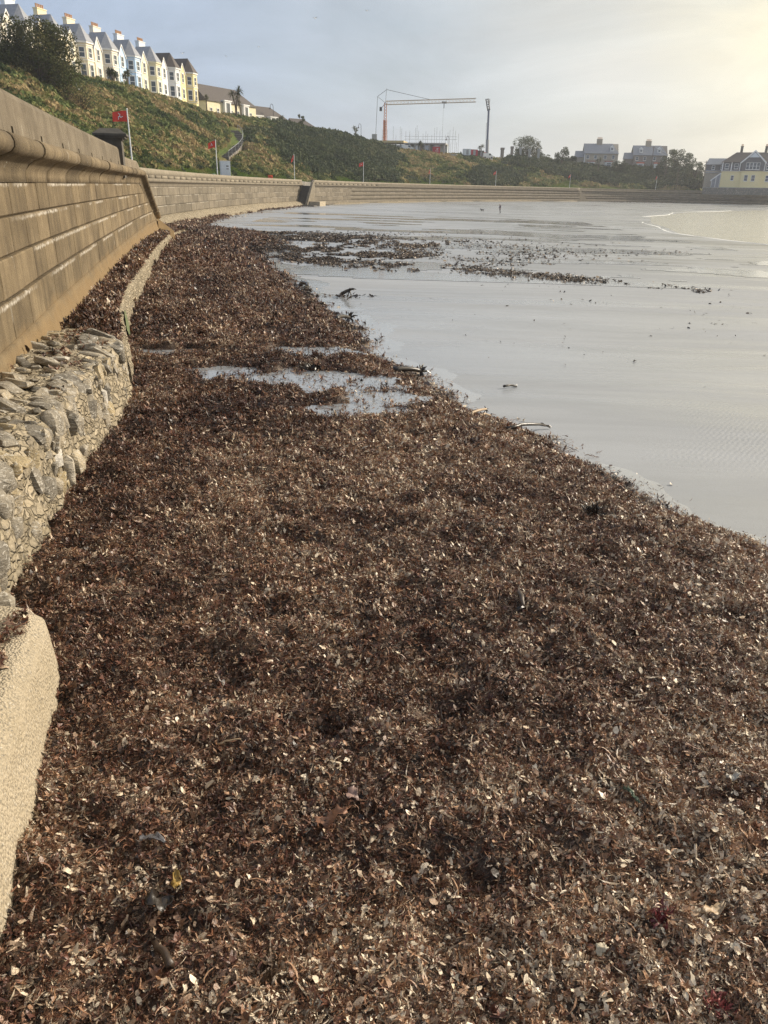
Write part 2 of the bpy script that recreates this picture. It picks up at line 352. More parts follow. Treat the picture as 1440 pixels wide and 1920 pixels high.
def mat_leaf(name, stops, patch=.12, trans=.25, rnd=.5, con=1.5, foot=None):
    t = NT(name); oi = t.N.new('ShaderNodeObjectInfo')
    p = t.noise(t.pos(), patch, 4, .6); q = t.noise(t.pos(), patch*9, 3, .6)
    f = t.math('ADD', t.math('MULTIPLY', t.math('SUBTRACT', oi.outputs['Random'], .5), rnd), t.math('ADD', t.math('MULTIPLY', t.math('SUBTRACT', p, .5), con), t.math('ADD', .5, t.math('MULTIPLY', t.math('SUBTRACT', q, .5), .5))))
    col = t.ramp(f, stops)
    if foot:                                              # lusher at the foot of the brow
        mr = t.N.new('ShaderNodeMapRange'); t.L.new(t.math('ADD', t.sep()[2], t.math('MULTIPLY', p, 5)), mr.inputs[0]); mr.inputs[1].default_value = 4.2; mr.inputs[2].default_value = 6.5; mr.inputs[3].default_value = .85; mr.inputs[4].default_value = 0
        col = t.mix(mr.outputs[0], col, foot)
    m = t.set(base=col, rough=.8, spec=.12)
    tr = t.N.new('ShaderNodeBsdfTranslucent'); mx = t.N.new('ShaderNodeMixShader'); mx.inputs[0].default_value = trans
    t.L.new(t.b.inputs['Base Color'].links[0].from_socket, tr.inputs[0])
    t.L.new(t.b.outputs[0], mx.inputs[1]); t.L.new(tr.outputs[0], mx.inputs[2]); t.L.new(mx.outputs[0], t.N['Material Output'].inputs[0])
    return m
M['scrub'] = mat_leaf('hillside_scrub_leaves', [(.0, (.040, .055, .022)), (.28, (.085, .115, .040)), (.45, (.15, .175, .06)), (.58, (.24, .215, .09)), (.74, (.31, .23, .115)), (.85, (.32, .24, .125)), (1, (.37, .30, .16))], .075, .25, .5, 2.6)
M['hedge'] = mat_leaf('dark_evergreen_leaves', [(.1, (.036, .050, .030)), (.45, (.058, .078, .040)), (.75, (.085, .102, .048)), (1, (.12, .115, .06))], .12, .2)
M['grassb'] = mat_leaf('rough_grass', [(.1, (.09, .13, .026)), (.35, (.16, .18, .042)), (.5, (.26, .225, .08)), (.7, (.36, .29, .14)), (1, (.42, .33, .18))], .075, .3, .5, 3.0, (.10, .17, .025))
M['treeleaf'] = mat_leaf('shrub_tree_leaves', [(.1, (.030, .040, .014)), (.5, (.058, .066, .022)), (.85, (.095, .085, .035)), (1, (.12, .09, .045))], .3)
M['twig'] = plain('brown_dead_twigs', (.10, .075, .05), .9, .3, 5)
M['palmleaf'] = mat_leaf('palm_leaves', [(.1, (.030, .045, .015)), (.6, (.075, .085, .028)), (1, (.13, .11, .045))], .3)
def mat_hill():
    t = NT('hillside_turf')
    n = t.noise(t.pos((1, 1, .6)), .055, 5, .6); g = t.noise(t.pos((1, 1, .5)), 1.3, 5, .65)
    col = t.ramp(t.math('ADD', n, t.math('MULTIPLY', t.math('SUBTRACT', g, .5), .5)), [(.25, (.045, .07, .016)), (.45, (.08, .11, .022)), (.58, (.12, .115, .035)), (.72, (.16, .115, .05)), (.9, (.21, .16, .075))])
    t.bump(g, .9, .4)
    return t.set(base=col, rough=.9, spec=.15)
M['hill'] = mat_hill()

# ------------------------------------------------------------------ plan of the place
NEAR = [(-2.6, -1), (-3.55, 3), (-4.75, 8), (-5.65, 11.7), (-6.65, 15.6), (-8.6, 23.6), (-11.15, 34.5), (-13.5, 45), (-15.15, 53)]
MAIN = [(-18.6, 60), (-20.6, 68), (-21.7, 78), (-22.4, 90), (-22.9, 106), (-22.7, 126), (-21, 150), (-17, 176), (-9, 205), (4.3, 235), (20, 263), (37.8, 287.5), (55, 306.5), (71.7, 321.5), (86, 331), (105, 340), (128, 346), (150, 347), (175, 343), (205, 335)]
def resample(pts, step):
    """Catmull-Rom through pts, sampled every step metres: positions, tangents, running length"""
    P = [np.array(p, float) for p in pts]; P = [2*P[0]-P[1]]+P+[2*P[-1]-P[-2]]
    out = []
    for i in range(1, len(P)-2):
        for k in range(24):
            t = k/24; a, b, c, d = P[i-1:i+3]
            out.append(.5*((2*b)+(-a+c)*t+(2*a-5*b+4*c-d)*t*t+(-a+3*b-3*c+d)*t**3))
    out.append(P[-2]); out = np.array(out)
    L = np.concatenate([[0], np.cumsum(np.linalg.norm(np.diff(out, axis=0), axis=1))])
    n = max(2, int(round(L[-1]/step))+1); s = np.linspace(0, L[-1], n)
    q = np.stack([np.interp(s, L, out[:, 0]), np.interp(s, L, out[:, 1])], 1)
    return s, q
class Path:
    def __init__(s, pts): s.s, s.q = resample(pts, .25); s.len = s.s[-1]
    def at(s, u):
        u = min(max(u, 0), s.len); x = np.interp(u, s.s, s.q[:, 0]); y = np.interp(u, s.s, s.q[:, 1])
        e = .4; x0, x1 = np.interp([u-e, u+e], s.s, s.q[:, 0]); y0, y1 = np.interp([u-e, u+e], s.s, s.q[:, 1])
        d = math.hypot(x1-x0, y1-y0); tx, ty = (x1-x0)/d, (y1-y0)/d
        return x, y, tx, ty
    def pt(s, u, n, z):                                    # n metres towards the beach
        x, y, tx, ty = s.at(u); return (x+ty*n, y-tx*n, z)
    def s_at_y(s, y): return float(s.s[np.argmax(s.q[:, 1] >= y)])
PN = Path(NEAR); PM = Path(MAIN); PA = Path(NEAR+MAIN)
SHORE = [(120, -40), (85, 5), (62, 38), (44, 62), (36.6, 78.6), (33.9, 91), (35.6, 109), (42, 138), (52, 168), (68, 200), (90, 232), (118, 262), (160, 290), (230, 320)]
_, SHQ = resample(SHORE, 1.5)
def shore_dist(x, y):
    x = np.asarray(x, float); y = np.asarray(y, float); sh = x.shape
    X = x.ravel(); Y = y.ravel(); best = np.full(X.shape, 1e9); sgn = np.ones(X.shape)
    A = SHQ[:-1]; B = SHQ[1:]
    for a, b in zip(A[::1], B[::1]):
        ab = b-a; t = np.clip(((X-a[0])*ab[0]+(Y-a[1])*ab[1])/(ab@ab), 0, 1)
        dx = X-a[0]-t*ab[0]; dy = Y-a[1]-t*ab[1]; d = np.hypot(dx, dy)
        cr = ab[0]*dy-ab[1]*dx; m = d < best
        best = np.where(m, d, best); sgn = np.where(m, np.sign(cr), sgn)
    return (best*sgn).reshape(sh)                          # positive on the land side
SEA_Z = -4.56
def sand_z(x, y):
    d = shore_dist(x, y)
    z = np.where(d > 0, -4.5+.0135*d, -4.5+.04*d)
    z = np.minimum(z, -3.62+.004*(np.minimum(d, 140)-60))
    return z+(fbm(np.asarray(x)*.06, np.asarray(y)*.06, 5, 2)-.5)*.16

# ------------------------------------------------------------------ sand, sea
def axis(lo, hi, c0, c1, fine, grow=1.12):
    a = list(np.arange(c0, c1+.001, fine)); st = fine
    while a[-1] < hi: st *= grow; a.append(a[-1]+st)
    st = fine
    while a[0] > lo: st *= grow; a.insert(0, a[0]-st)
    return np.array(a)
ax = axis(-700, 900, -24, 70, 1.1); ay = axis(-300, 1500, 4, 120, 1.1)
GX, GY = np.meshgrid(ax, ay)
so = link('beach_sand', npmesh('beach_sand', np.stack([GX, GY, sand_z(GX, GY)], -1).reshape(-1, 3), grid_faces(len(ay), len(ax)), M['sand'], True))
tag(so, 'smooth grey wet sand of the curving bay', kind='structure')
o = MB().add([(10, -200, SEA_Z), (2600, -200, SEA_Z), (2600, 2000, SEA_Z), (10, 2000, SEA_Z)], [(0, 1, 2, 3)]).build('sea', M['sea'])
tag(o, 'calm shallow sea lapping the sand', kind='structure')
def foam_line(off, w, seed, u0, u1, zadd):
    P = Path(SHORE); us = np.arange(u0, u1, .5); b = MB(); V = []
    for u in us:
        wob = (fbm(u*.035, seed, seed, 2)-.5)*5; ww = w*(.35+1.0*vnoise(u*.25, 3., seed))
        for n, dz in ((0, 0.0), (.3, .05), (.7, .045), (1, 0.0)):
            x, y, z = P.pt(u, off+wob+ww*n, 0); V.append((x, y, SEA_Z+.004+dz*zadd))
    me = npmesh('wave_foam', V, grid_faces(len(us), 4), M['foam'], True); o = link('wave_foam', me)
    return tag(o, 'thin white foam line of a small wave breaking along the sand', 'foam', kind='stuff')
foam_line(.4, .5, 3, 96, 330, 1.2)

# ------------------------------------------------------------------ seaweed bank
EDGE = [(2.6, -3), (3.4, 2), (4.25, 6.0), (4.12, 7.46), (3.66, 8.4), (3.26, 9.63), (2.28, 11.36), (1.33, 13.74), (-.31, 17.8), (-1.32, 22.35), (-3.25, 28.9), (-5.47, 37.7), (-8.0, 47.2), (-8.3, 54), (-8.3, 60), (-10.0, 66), (-14.2, 71), (-17.4, 76), (-19.6, 88), (-20.6, 102), (-21.0, 118), (-20.3, 135), (-18.9, 150), (-17.3, 162)]
LEDGE = [(-1.35, -2), (-1.75, 2.6), (-2.2, 4.0), (-2.75, 5.5), (-3.72, 9.2), (-3.95, 10.9), (-4.42, 13.5), (-5.8, 17.5), (-6.9, 21.4), (-8.3, 27.5), (-10.1, 35), (-12.3, 45), (-14.2, 54), (-15.3, 62)]
def xi(pts, y):
    return np.interp(y, [p[1] for p in pts], [p[0] for p in pts])
def xleft(y):
    y = np.asarray(y, float)
    return np.where(y < 60, xi(LEDGE, y)-.7, np.interp(y, PM.q[:, 1], PM.q[:, 0])-.2)
def xright(y): return xi(EDGE, y)+(fbm(np.asarray(y)*1.1, 2.0, 11, 5)-.5)*(.85+.014*np.asarray(y))
POOLS = [(-.7, 12.1, 1.05, .5), (-1.6, 14.2, 1.9, .85), (.05, 13.0, .8, .4), (-1.7, 17.0, 1.0, .6), (-4.6, 16.6, 1.1, .35), (-3.1, 14.9, .9, .4)]
def pool_mask(x, y):
    m = np.full(np.shape(x), -1.0)
    for px, py, rx, ry in POOLS:
        d = ((x-px)/rx)**2+((y-py)/ry)**2; m = np.maximum(m, 1.35-d)
    return np.clip(m+(fbm(x*3.0, y*1.7, 31, 4)-.5)*2.6-.08, 0, 1)
BANK_Z = -3.3
def bank_z(x, y):
    xr = xright(y); e = np.clip((xr-x)/(1.25+.02*y), -1, 1)
    bs = sand_z(x, y)
    top = BANK_Z+np.where(y > 50, -(y-50)*.0035, 0)+(fbm(x*.7, y*.7, 3, 3)-.5)*.20+(fbm(x*2.7, y*2.7, 4, 2)-.5)*.15+(fbm(x*6.5, y*6.5, 6, 2)-.5)*.085
    k = np.where(e > 0, np.clip(1-(1-e)**2.2, 0, 1)**.8, 0)
    z = bs-.03+(np.maximum(top, bs+.06)-bs+.03)*k
    z = np.where(e <= 0, bs-.08+.08*np.clip(1+e, 0, 1)*0-.05, z)
    pm_ = np.clip(pool_mask(x, y)*5, 0, 1); return z*(1-pm_)+np.minimum(z, -3.39)*pm_
ys = np.concatenate([np.arange(-3, 20, .09), np.arange(20, 60, .35), np.arange(60, 163, 1.0)])
tcol = np.linspace(0, 1, 110)**.9
BY = np.repeat(ys[:, None], 110, 1); XL = xleft(ys)[:, None]; XR = (xright(ys)+.12)[:, None]; BX = XL+(XR-XL)*tcol[None, :]
bo = link('seaweed_bank', npmesh('seaweed_bank', np.stack([BX, BY, bank_z(BX, BY)], -1).reshape(-1, 3), grid_faces(len(ys), 110), M['weedbase'], True))
tag(bo, 'thick dark brown bank of matted seaweed against the sea wall', 'seaweed', kind='stuff')
gx_ = np.arange(-5.75, 1.1, .09); gy_ = np.arange(11.2, 17.8, .09); PX, PY = np.meshgrid(gx_, gy_); pmk = pool_mask(PX, PY) > .02
pmk &= (PX < xright(PY)-.45) & (PX > xi(LEDGE, PY)+.02)
fc = grid_faces(len(gy_), len(gx_)); kc = (pmk[:-1, :-1] & pmk[1:, 1:] & pmk[1:, :-1] & pmk[:-1, 1:]).ravel(); fc = fc[kc]; us_, inv_ = np.unique(fc, return_inverse=True)
PV = np.stack([PX, PY, np.full(PX.shape, -3.352)], -1).reshape(-1, 3)[us_]
tag(link('pool_water', npmesh('pool_water', PV, inv_.reshape(-1, 4), M['pool'])), 'shallow still pools of water lying in the seaweed bank', kind='structure')

# sheets of water left on the sand: along the lip of the bank and between the strand lines
M['film'] = mat_water('water_film', (.30, .31, .32), 5.0, .05, .05)
yf = np.concatenate([np.arange(4.5, 26, .12), np.arange(26, 62, .3)]); tf = np.linspace(0, 1, 40)
wf = np.maximum(.25, (1.0+.030*yf)*(-.1+2.0*fbm(yf*.3, 1.0, 81, 5))+(fbm(yf*1.3, 3.0, 82, 3)-.5)*.4); WX = (xright(yf)-.12)[:, None]+wf[:, None]*tf[None, :]; WY = np.repeat(yf[:, None], 40, 1)+0*WX
tag(link('water_film', npmesh('water_film', np.stack([WX, WY, sand_z(WX, WY)+.012-.022*tf[None, :]**3], -1).reshape(-1, 3), grid_faces(len(yf), 40), M['film'], True)), 'sheet of shallow water along the lip of the seaweed bank', kind='structure')
fx = np.arange(-16, 30, .4); fy = np.arange(36, 130, .5); WX, WY = np.meshgrid(fx, fy)
fm = (fbm(WX*.10, WY*.24, 83, 4) > .53) & (WX > xright(WY)+.6) & (shore_dist(WX, WY) > 4)
fc = grid_faces(len(fy), len(fx)); kc = (fm[:-1, :-1] & fm[1:, 1:] & fm[1:, :-1] & fm[:-1, 1:]).ravel(); fc = fc[kc]; us_, inv_ = np.unique(fc, return_inverse=True)
tag(link('water_film', npmesh('water_film', np.stack([WX, WY, sand_z(WX, WY)+.012], -1).reshape(-1, 3)[us_], inv_.reshape(-1, 4), M['film'], True)), 'shallow sheets of water left between the strand lines', kind='structure')

# ---- scatter: real pieces instanced on points
def proto_collection(name, meshes):
    c = bpy.data.collections.new(name)
    for i, me in enumerate(meshes):
        o = bpy.data.objects.new('%s_%02d' % (name, i), me); c.objects.link(o)
    return c
def scatter(name, P, R, S, I, coll, label, cat):
    P = np.asarray(P, np.float32); n = len(P)
    me = bpy.data.meshes.new(name); me.vertices.add(n); me.vertices.foreach_set('co', P.ravel())
    for nm, tp, key, arr in (('rot', 'FLOAT_VECTOR', 'vector', R), ('scl', 'FLOAT_VECTOR', 'vector', S), ('idx', 'INT', 'value', I)):
        a = me.attributes.new(nm, tp, 'POINT'); a.data.foreach_set(key, np.asarray(arr, np.int32 if tp == 'INT' else np.float32).ravel())
    o = link(name, me)
    g = bpy.data.node_groups.new(name, 'GeometryNodeTree')
    g.interface.new_socket('Geometry', in_out='INPUT', socket_type='NodeSocketGeometry'); g.interface.new_socket('Geometry', in_out='OUTPUT', socket_type='NodeSocketGeometry')
    gi = g.nodes.new('NodeGroupInput'); go = g.nodes.new('NodeGroupOutput'); ip = g.nodes.new('GeometryNodeInstanceOnPoints'); ci = g.nodes.new('GeometryNodeCollectionInfo')
    ci.inputs['Collection'].default_value = coll; ci.inputs['Separate Children'].default_value = True; ci.inputs['Reset Children'].default_value = True
    def na(nm, t):
        k = g.nodes.new('GeometryNodeInputNamedAttribute'); k.data_type = t; k.inputs['Name'].default_value = nm; return k.outputs['Attribute']
    e2r = g.nodes.new('FunctionNodeEulerToRotation')
    g.links.new(gi.outputs[0], ip.inputs['Points']); g.links.new(ci.outputs[0], ip.inputs['Instance']); ip.inputs['Pick Instance'].default_value = True
    g.links.new(na('idx', 'INT'), ip.inputs['Instance Index']); g.links.new(na('rot', 'FLOAT_VECTOR'), e2r.inputs[0]); g.links.new(e2r.outputs[0], ip.inputs['Rotation'])
    g.links.new(na('scl', 'FLOAT_VECTOR'), ip.inputs['Scale']); g.links.new(ip.outputs[0], go.inputs[0])
    md = o.modifiers.new('scatter', 'NODES'); md.node_group = g
    return tag(o, label, cat, kind='stuff')
def ribbon(rng, n, L, W, curl, twist, rag, m):
    """a torn frond: curved strip with ragged width"""
    V = []; Fc = []; p = np.array([-.5*L, 0, 0.]); h = rng.uniform(-.3, .3); pitch = rng.uniform(-curl, curl)
    dh = rng.uniform(-twist, twist); dp = rng.uniform(-curl, curl); rollv = rng.uniform(-.5, .5)
    for i in range(n+1):
        t = i/n; w = W*(.25+.75*math.sin(PI*min(1, .12+.9*t)))*(1+rng.uniform(-rag, rag))
        r = rollv+rng.uniform(-.35, .35)
        side = np.array([-math.sin(h)*math.cos(r), math.cos(h)*math.cos(r), math.sin(r)])
        V += [p-side*w*.5, p+side*w*.5*rng.uniform(.6, 1.2)]
        p = p+np.array([math.cos(h)*math.cos(pitch), math.sin(h)*math.cos(pitch), math.sin(pitch)])*L/n
        h += dh/n+rng.uniform(-.25, .25)*rag; pitch += dp*2/n+rng.uniform(-.2, .2)
        if i < n: Fc.append((2*i, 2*i+1, 2*i+3, 2*i+2))
    return V, Fc
def frond_mesh(name, rng, kind, mat):
    b = MB()
    if kind == 'leaf': b.add(*ribbon(rng, 4, 1.0, .55, .8, .8, .45, mat))
    elif kind == 'broad': b.add(*ribbon(rng, 5, 1.0, .85, .7, .6, .4, mat))
    elif kind == 'strip': b.add(*ribbon(rng, 7, 1.5, .16, .7, 1.6, .3, mat))
    elif kind == 'stem':
        pts = []; p = Vector((-.7, 0, 0)); a = rng.uniform(-.3, .3); c = rng.uniform(-.25, .25)
        for k in range(6): pts.append(p.copy()); p += Vector((math.cos(a), math.sin(a), rng.uniform(-.12, .2)))*.28; a += c+rng.uniform(-.2, .2)
        b.tube(pts, [.045, .05, .045, .04, .035, .02], 4)
    elif kind == 'frill':
        for k in range(6):
            V, Fc = ribbon(rng, 3, .8, .22, 1.0, 1.2, .6, mat); a = rng.uniform(0, 2*PI); el = rng.uniform(-.2, .7)
            Rm = Matrix.Rotation(a, 3, 'Z') @ Matrix.Rotation(-el, 3, 'Y')
            b.add([tuple(Rm @ (Vector(v)+Vector((.3, 0, 0)))) for v in V], Fc)
    elif kind == 'tangle':
        for k in range(9):
            pts = []; p = Vector((rng.uniform(-.4, .4), rng.uniform(-.4, .4), rng.uniform(0, .1))); a = rng.uniform(0, 2*PI); c = rng.uniform(-.9, .9)
            for q in range(5): pts.append(p.copy()); p += Vector((math.cos(a), math.sin(a), rng.uniform(-.3, .4)))*.17; a += c
            V = []; 
            for q in pts: V += [tuple(q), tuple(q+Vector((.0, .0, .035)))]
            b.add(V, [(2*i, 2*i+2, 2*i+3, 2*i+1) for i in range(4)])
    return b.mesh(name, mat, kind in ('leaf', 'broad'))
prng = np.random.default_rng(21)
kinds = ['leaf']*7+['broad']*4+['strip']*4+['stem']*2+['frill']*4+['tangle']*3
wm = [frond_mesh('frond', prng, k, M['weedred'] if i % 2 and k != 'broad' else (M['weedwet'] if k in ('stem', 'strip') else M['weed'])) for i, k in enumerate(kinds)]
NW = len(wm); wcoll = proto_collection('frond', wm)
wp = np.array([{'leaf': 1.0, 'broad': .42, 'strip': 1.3, 'stem': .22, 'frill': 1.7, 'tangle': 1.9}[k] for k in kinds]); wp /= wp.sum()
def weed_points(y0, y1, dens, s0, s1, lift):
    n = int(dens*(y1-y0)*9)
    y = RNG.uniform(y0, y1, n); xl = xleft(y)+.25; xr = xright(y)
    w = xr-xl; x = xl+w*RNG.uniform(0, 1, n); keep = RNG.uniform(0, 9, n) < w
    spill = RNG.uniform(0, 1, n) < .035; x = np.where(spill, xr+np.abs(RNG.normal(0, .16+.006*y, n))-.08, x)
    keep &= (pool_mask(x, y) < .35) | (RNG.uniform(0, 1, n) < .055)
    keep &= np.abs(x) < .66*(y+1.5)+1.4
    x, y = x[keep], y[keep]; n = len(x)
    s = s0*(s1/s0)**(RNG.uniform(0, 1, n)**1.7)
    zs_ = sand_z(x, y)+.012; zb_ = bank_z(x, y); z = np.where(pool_mask(x, y) > .3, np.maximum(zb_, -3.35), np.maximum(zb_, zs_))+RNG.uniform(-.2, 1, n)*lift*np.where(x > xright(y)-.02, .25, 1)
    R = np.stack([RNG.normal(0, .33, n), RNG.normal(0, .33, n), RNG.uniform(0, 2*PI, n)], 1)
    S = s[:, None]*np.stack([RNG.uniform(.7, 1.3, n), RNG.uniform(.7, 1.3, n), RNG.uniform(.7, 1.3, n)], 1)
    I = RNG.choice(NW, n, p=wp); S = S*KS[I][:, None]
    return np.stack([x, y, z], 1), R, S, I
KS = np.array([{'leaf': .82, 'broad': .72, 'strip': 1.0, 'stem': .9, 'frill': 1.05, 'tangle': 1.2}[k] for k in kinds])
sets = [weed_points(1.2, 5, 9500, .012, .070, .035), weed_points(5, 10, 5200, .015, .080, .04), weed_points(10, 18, 2300, .024, .11, .045), weed_points(18, 34, 700, .05, .17, .06), weed_points(34, 80, 130, .11, .30, .08), weed_points(80, 162, 40, .18, .42, .08)]
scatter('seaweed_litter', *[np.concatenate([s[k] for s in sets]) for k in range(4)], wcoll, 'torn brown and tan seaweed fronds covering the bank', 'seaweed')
# clumps along the lip of the bank
def lip_points(n):
    y = 5+75*RNG.uniform(0, 1, n)**1.6; x = xright(y)+RNG.normal(-.06, .10, n)*(1+y*.03)
    s = .05+.007*y*RNG.uniform(.3, 1, n); z = np.maximum(bank_z(x, y), sand_z(x, y))+RNG.uniform(0, .06, n)
    R = np.stack([RNG.normal(0, .3, n), RNG.normal(0, .3, n), RNG.uniform(0, 2*PI, n)], 1)
    return np.stack([x, y, z], 1), R, (s*RNG.uniform(.5, 1.2, n))[:, None]*np.array([[1.2, 1.2, .45]]), RNG.choice(NW, n, p=wp)
dk = [frond_mesh('wet_frond', prng, k, M['kelpdark'] if i % 3 == 0 else M['weedwet']) for i, k in enumerate(['leaf', 'broad', 'frill', 'frill', 'strip', 'tangle', 'leaf', 'frill', 'broad'])]
dcoll = proto_collection('wet_frond', dk)
lp = lip_points(7000); lp = (lp[0], lp[1], lp[2], RNG.integers(0, len(dk), len(lp[0])))
scatter('wet_seaweed_fringe', *lp, dcoll, 'dark wet seaweed clumps fringing the lip of the bank', 'seaweed')
# strand lines lying on the wet sand
def strand(bands):
    P = []; S = []
    for (pa, pb, wid, n, s0, s1, *th) in bands:
        a = atz(*pa, -3.75); c = atz(*pb, -3.75)
        t = RNG.uniform(0, 1, n); w = RNG.normal(0, wid, n)
        d = np.array([c.x-a.x, c.y-a.y]); dn = d/np.linalg.norm(d); nn = np.array([-dn[1], dn[0]])
        x = a.x+d[0]*t+nn[0]*w; y = a.y+d[1]*t+nn[1]*w
        m = fbm(x*.42, y*.20, 77, 4)+.6*(fbm(x*1.7, y*.9, 78, 2)-.5); k = m > (th[0] if th else .5)+.12*RNG.uniform(-1, 1, n)
        x, y = x[k], y[k]; P.append(np.stack([x, y, sand_z(x, y)+RNG.uniform(0, .04, len(x))], 1)); S.append(RNG.uniform(s0, s1, len(x)))
    P = np.concatenate(P); S = np.concatenate(S); n = len(P)
    R = np.stack([RNG.normal(0, .4, n), RNG.normal(0, .4, n), RNG.uniform(0, 2*PI, n)], 1)
    return P, R, np.stack([S, S, S*.4], 1), RNG.integers(0, len(dk), n)
st = strand([((420, 440), (800, 458), 4.5, 26000, .12, .36), ((480, 462), (760, 480), 2.4, 22000, .12, .32, .47), ((540, 478), (820, 502), 1.2, 14000, .10, .30, .44), ((400, 440), (520, 470), 3, 12000, .12, .36), ((760, 492), (1090, 520), .9, 2600, .07, .22), ((800, 490), (1320, 540), .9, 3000, .08, .25),
             ((560, 430), (1000, 490), 4, 5000, .1, .3), ((700, 430), (1150, 470), 6, 2500, .1, .3), ((380, 432), (560, 436), .8, 2500, .15, .4), ((560, 548), (690, 560), .30, 900, .08, .26), ((530, 535), (575, 545), .2, 260, .08, .22),
             ((900, 520), (1440, 600), 5, 260, .05, .15), ((700, 560), (1440, 700), 3.0, 130, .04, .11), ])
_u = RNG.uniform(PM_S0 := 300, 430, 5200); _n = 4+RNG.normal(0, 1, 5200)*2.2+7*vnoise(_u*.05, 1., 4)
_P = np.array([PM.pt(u, n, 0) for u, n in zip(_u, _n)]); _k = fbm(_P[:, 0]*.06, _P[:, 1]*.3, 88, 3) > .5; _P = _P[_k]; _P[:, 2] = sand_z(_P[:, 0], _P[:, 1])+.02; _m = len(_P)
st = tuple(np.concatenate([a, b_]) for a, b_ in zip(st, (_P, np.stack([RNG.normal(0, .3, _m), RNG.normal(0, .3, _m), RNG.uniform(0, 6.28, _m)], 1), np.repeat(RNG.uniform(.3, .7, _m)[:, None], 3, 1)*np.array([1, 1, .5]), RNG.integers(0, len(dk), _m))))
scatter('seaweed_strand_line', *st, dcoll, 'broken strand lines of dark seaweed lying on the wet sand', 'seaweed')

# ------------------------------------------------------------------ sea walls
def sweep(path, s0, s1, step, prof, zoff=lambda s: 0, name='x', mat=None, parent=None, smooth=False, closed=False, noise=0):
    us = np.linspace(s0, s1, max(2, int((s1-s0)/step)+1)); V = []
    for u in us:
        dz = zoff(u)
        for k, (n, z) in enumerate(prof):
            q = (float(fbm(u*.8, k*3.1, 9, 2))-.5)*noise
            V.append(path.pt(u, n+q, z+dz))
    nc = len(prof); Fq = grid_faces(len(us), nc)[:, ::-1]
    if closed:
        i = np.arange(len(us)-1)*nc; Fq = np.concatenate([Fq, np.stack([i, i+nc, i+nc+nc-1, i+nc-1], 1)])
        me = npmesh(name, V, Fq, mat, smooth)
        bm = bmesh.new(); bm.from_mesh(me); bm.verts.ensure_lookup_table()
        bm.faces.new([bm.verts[k] for k in range(nc)]); bm.faces.new([bm.verts[len(V)-nc+k] for k in range(nc)][::-1])
        bmesh.ops.recalc_face_normals(bm, faces=bm.faces); bm.to_mesh(me); bm.free()
    else: me = npmesh(name, V, Fq, mat, smooth)
    return link(name, me, parent)
def course_block(path, s0, s1, zb, zt0, zt1, n, depth, bev, mat, parent, name='block'):
    """one block of a course: chamfered front face, top edge may be raked"""
    b = MB(); c = bev
    def P(u, k, z): return path.pt(u, k, z)
    if zt0-zb < 3*c and zt1-zb < 3*c: return
    zt0 = max(zt0, zb+2.2*c); zt1 = max(zt1, zb+2.2*c)
    V = [P(s0, n-depth, zb), P(s1, n-depth, zb), P(s1, n-depth, zt1), P(s0, n-depth, zt0),
         P(s0, n-c, zb), P(s1, n-c, zb), P(s1, n-c, zt1), P(s0, n-c, zt0),
         P(s0+c, n, zb+c), P(s1-c, n, zb+c), P(s1-c, n-.006, zt1-c), P(s0+c, n-.006, zt0-c)]
    Fc = [(0, 4, 5, 1), (1, 5, 6, 2), (2, 6, 7, 3), (3, 7, 4, 0), (4, 8, 9, 5), (5, 9, 10, 6), (6, 10, 11, 7), (7, 11, 8, 4), (8, 11, 10, 9)]
    b.add(V, [f[::-1] for f in Fc]); return b.build(name, mat, parent)
RAKE0 = PN.s_at_y(44.5); RAKE1 = PN.len
def drop(s): return 0 if s < RAKE0 else -(s-RAKE0)/(RAKE1-RAKE0)*2.45
wall = thing('sea_wall', 'near brown concrete sea wall of stepped block courses under a rolled coping', 'sea wall')
NS0 = 0.3
courses = [(-.50, 0.0, .02), (-1.02, -.50, .075), (-1.55, -1.02, .13), (-2.10, -1.55, .185)]
for ci_, (zb, zt, n) in enumerate(courses):
    s = NS0+(.65 if ci_ % 2 else 0)
    while s < PN.len-.1:
        L = 1.3*random.uniform(.88, 1.15); e = min(s+L, PN.len)
        if PN.len-e < .5: e = PN.len
        t0, t1 = min(zt, drop(s)), min(zt, drop(e))
        course_block(PN, s+.011, e-.011, zb+.006, t0-.006 if t0 == zt else t0, t1-.006 if t1 == zt else t1, n+random.uniform(-.010, .010), .30+n, .022, M['wall'], wall)
        s = e
sweep(PN, NS0, PN.len, .5, [(-.12, -3.0), (.0, -3.0), (.0, -.004), (-.12, -.004)], lambda s: max(drop(s), -2.4) if False else 0, 'core', M['wall'], wall) if False else None
cr = MB()
us = np.arange(NS0, PN.len, .5)
V = []
for u in us:
    z1 = min(-.02, drop(u)-.02)
    for n, z in ((-.35, -3.4), (-.02, -3.4), (.0, min(z1, -2.0)), (-.05, z1), (-.35, z1)): V.append(PN.pt(u, n, z))
link('mortar_core', npmesh('mortar_core', V, grid_faces(len(us), 5)[:, ::-1], M['wall']), wall)
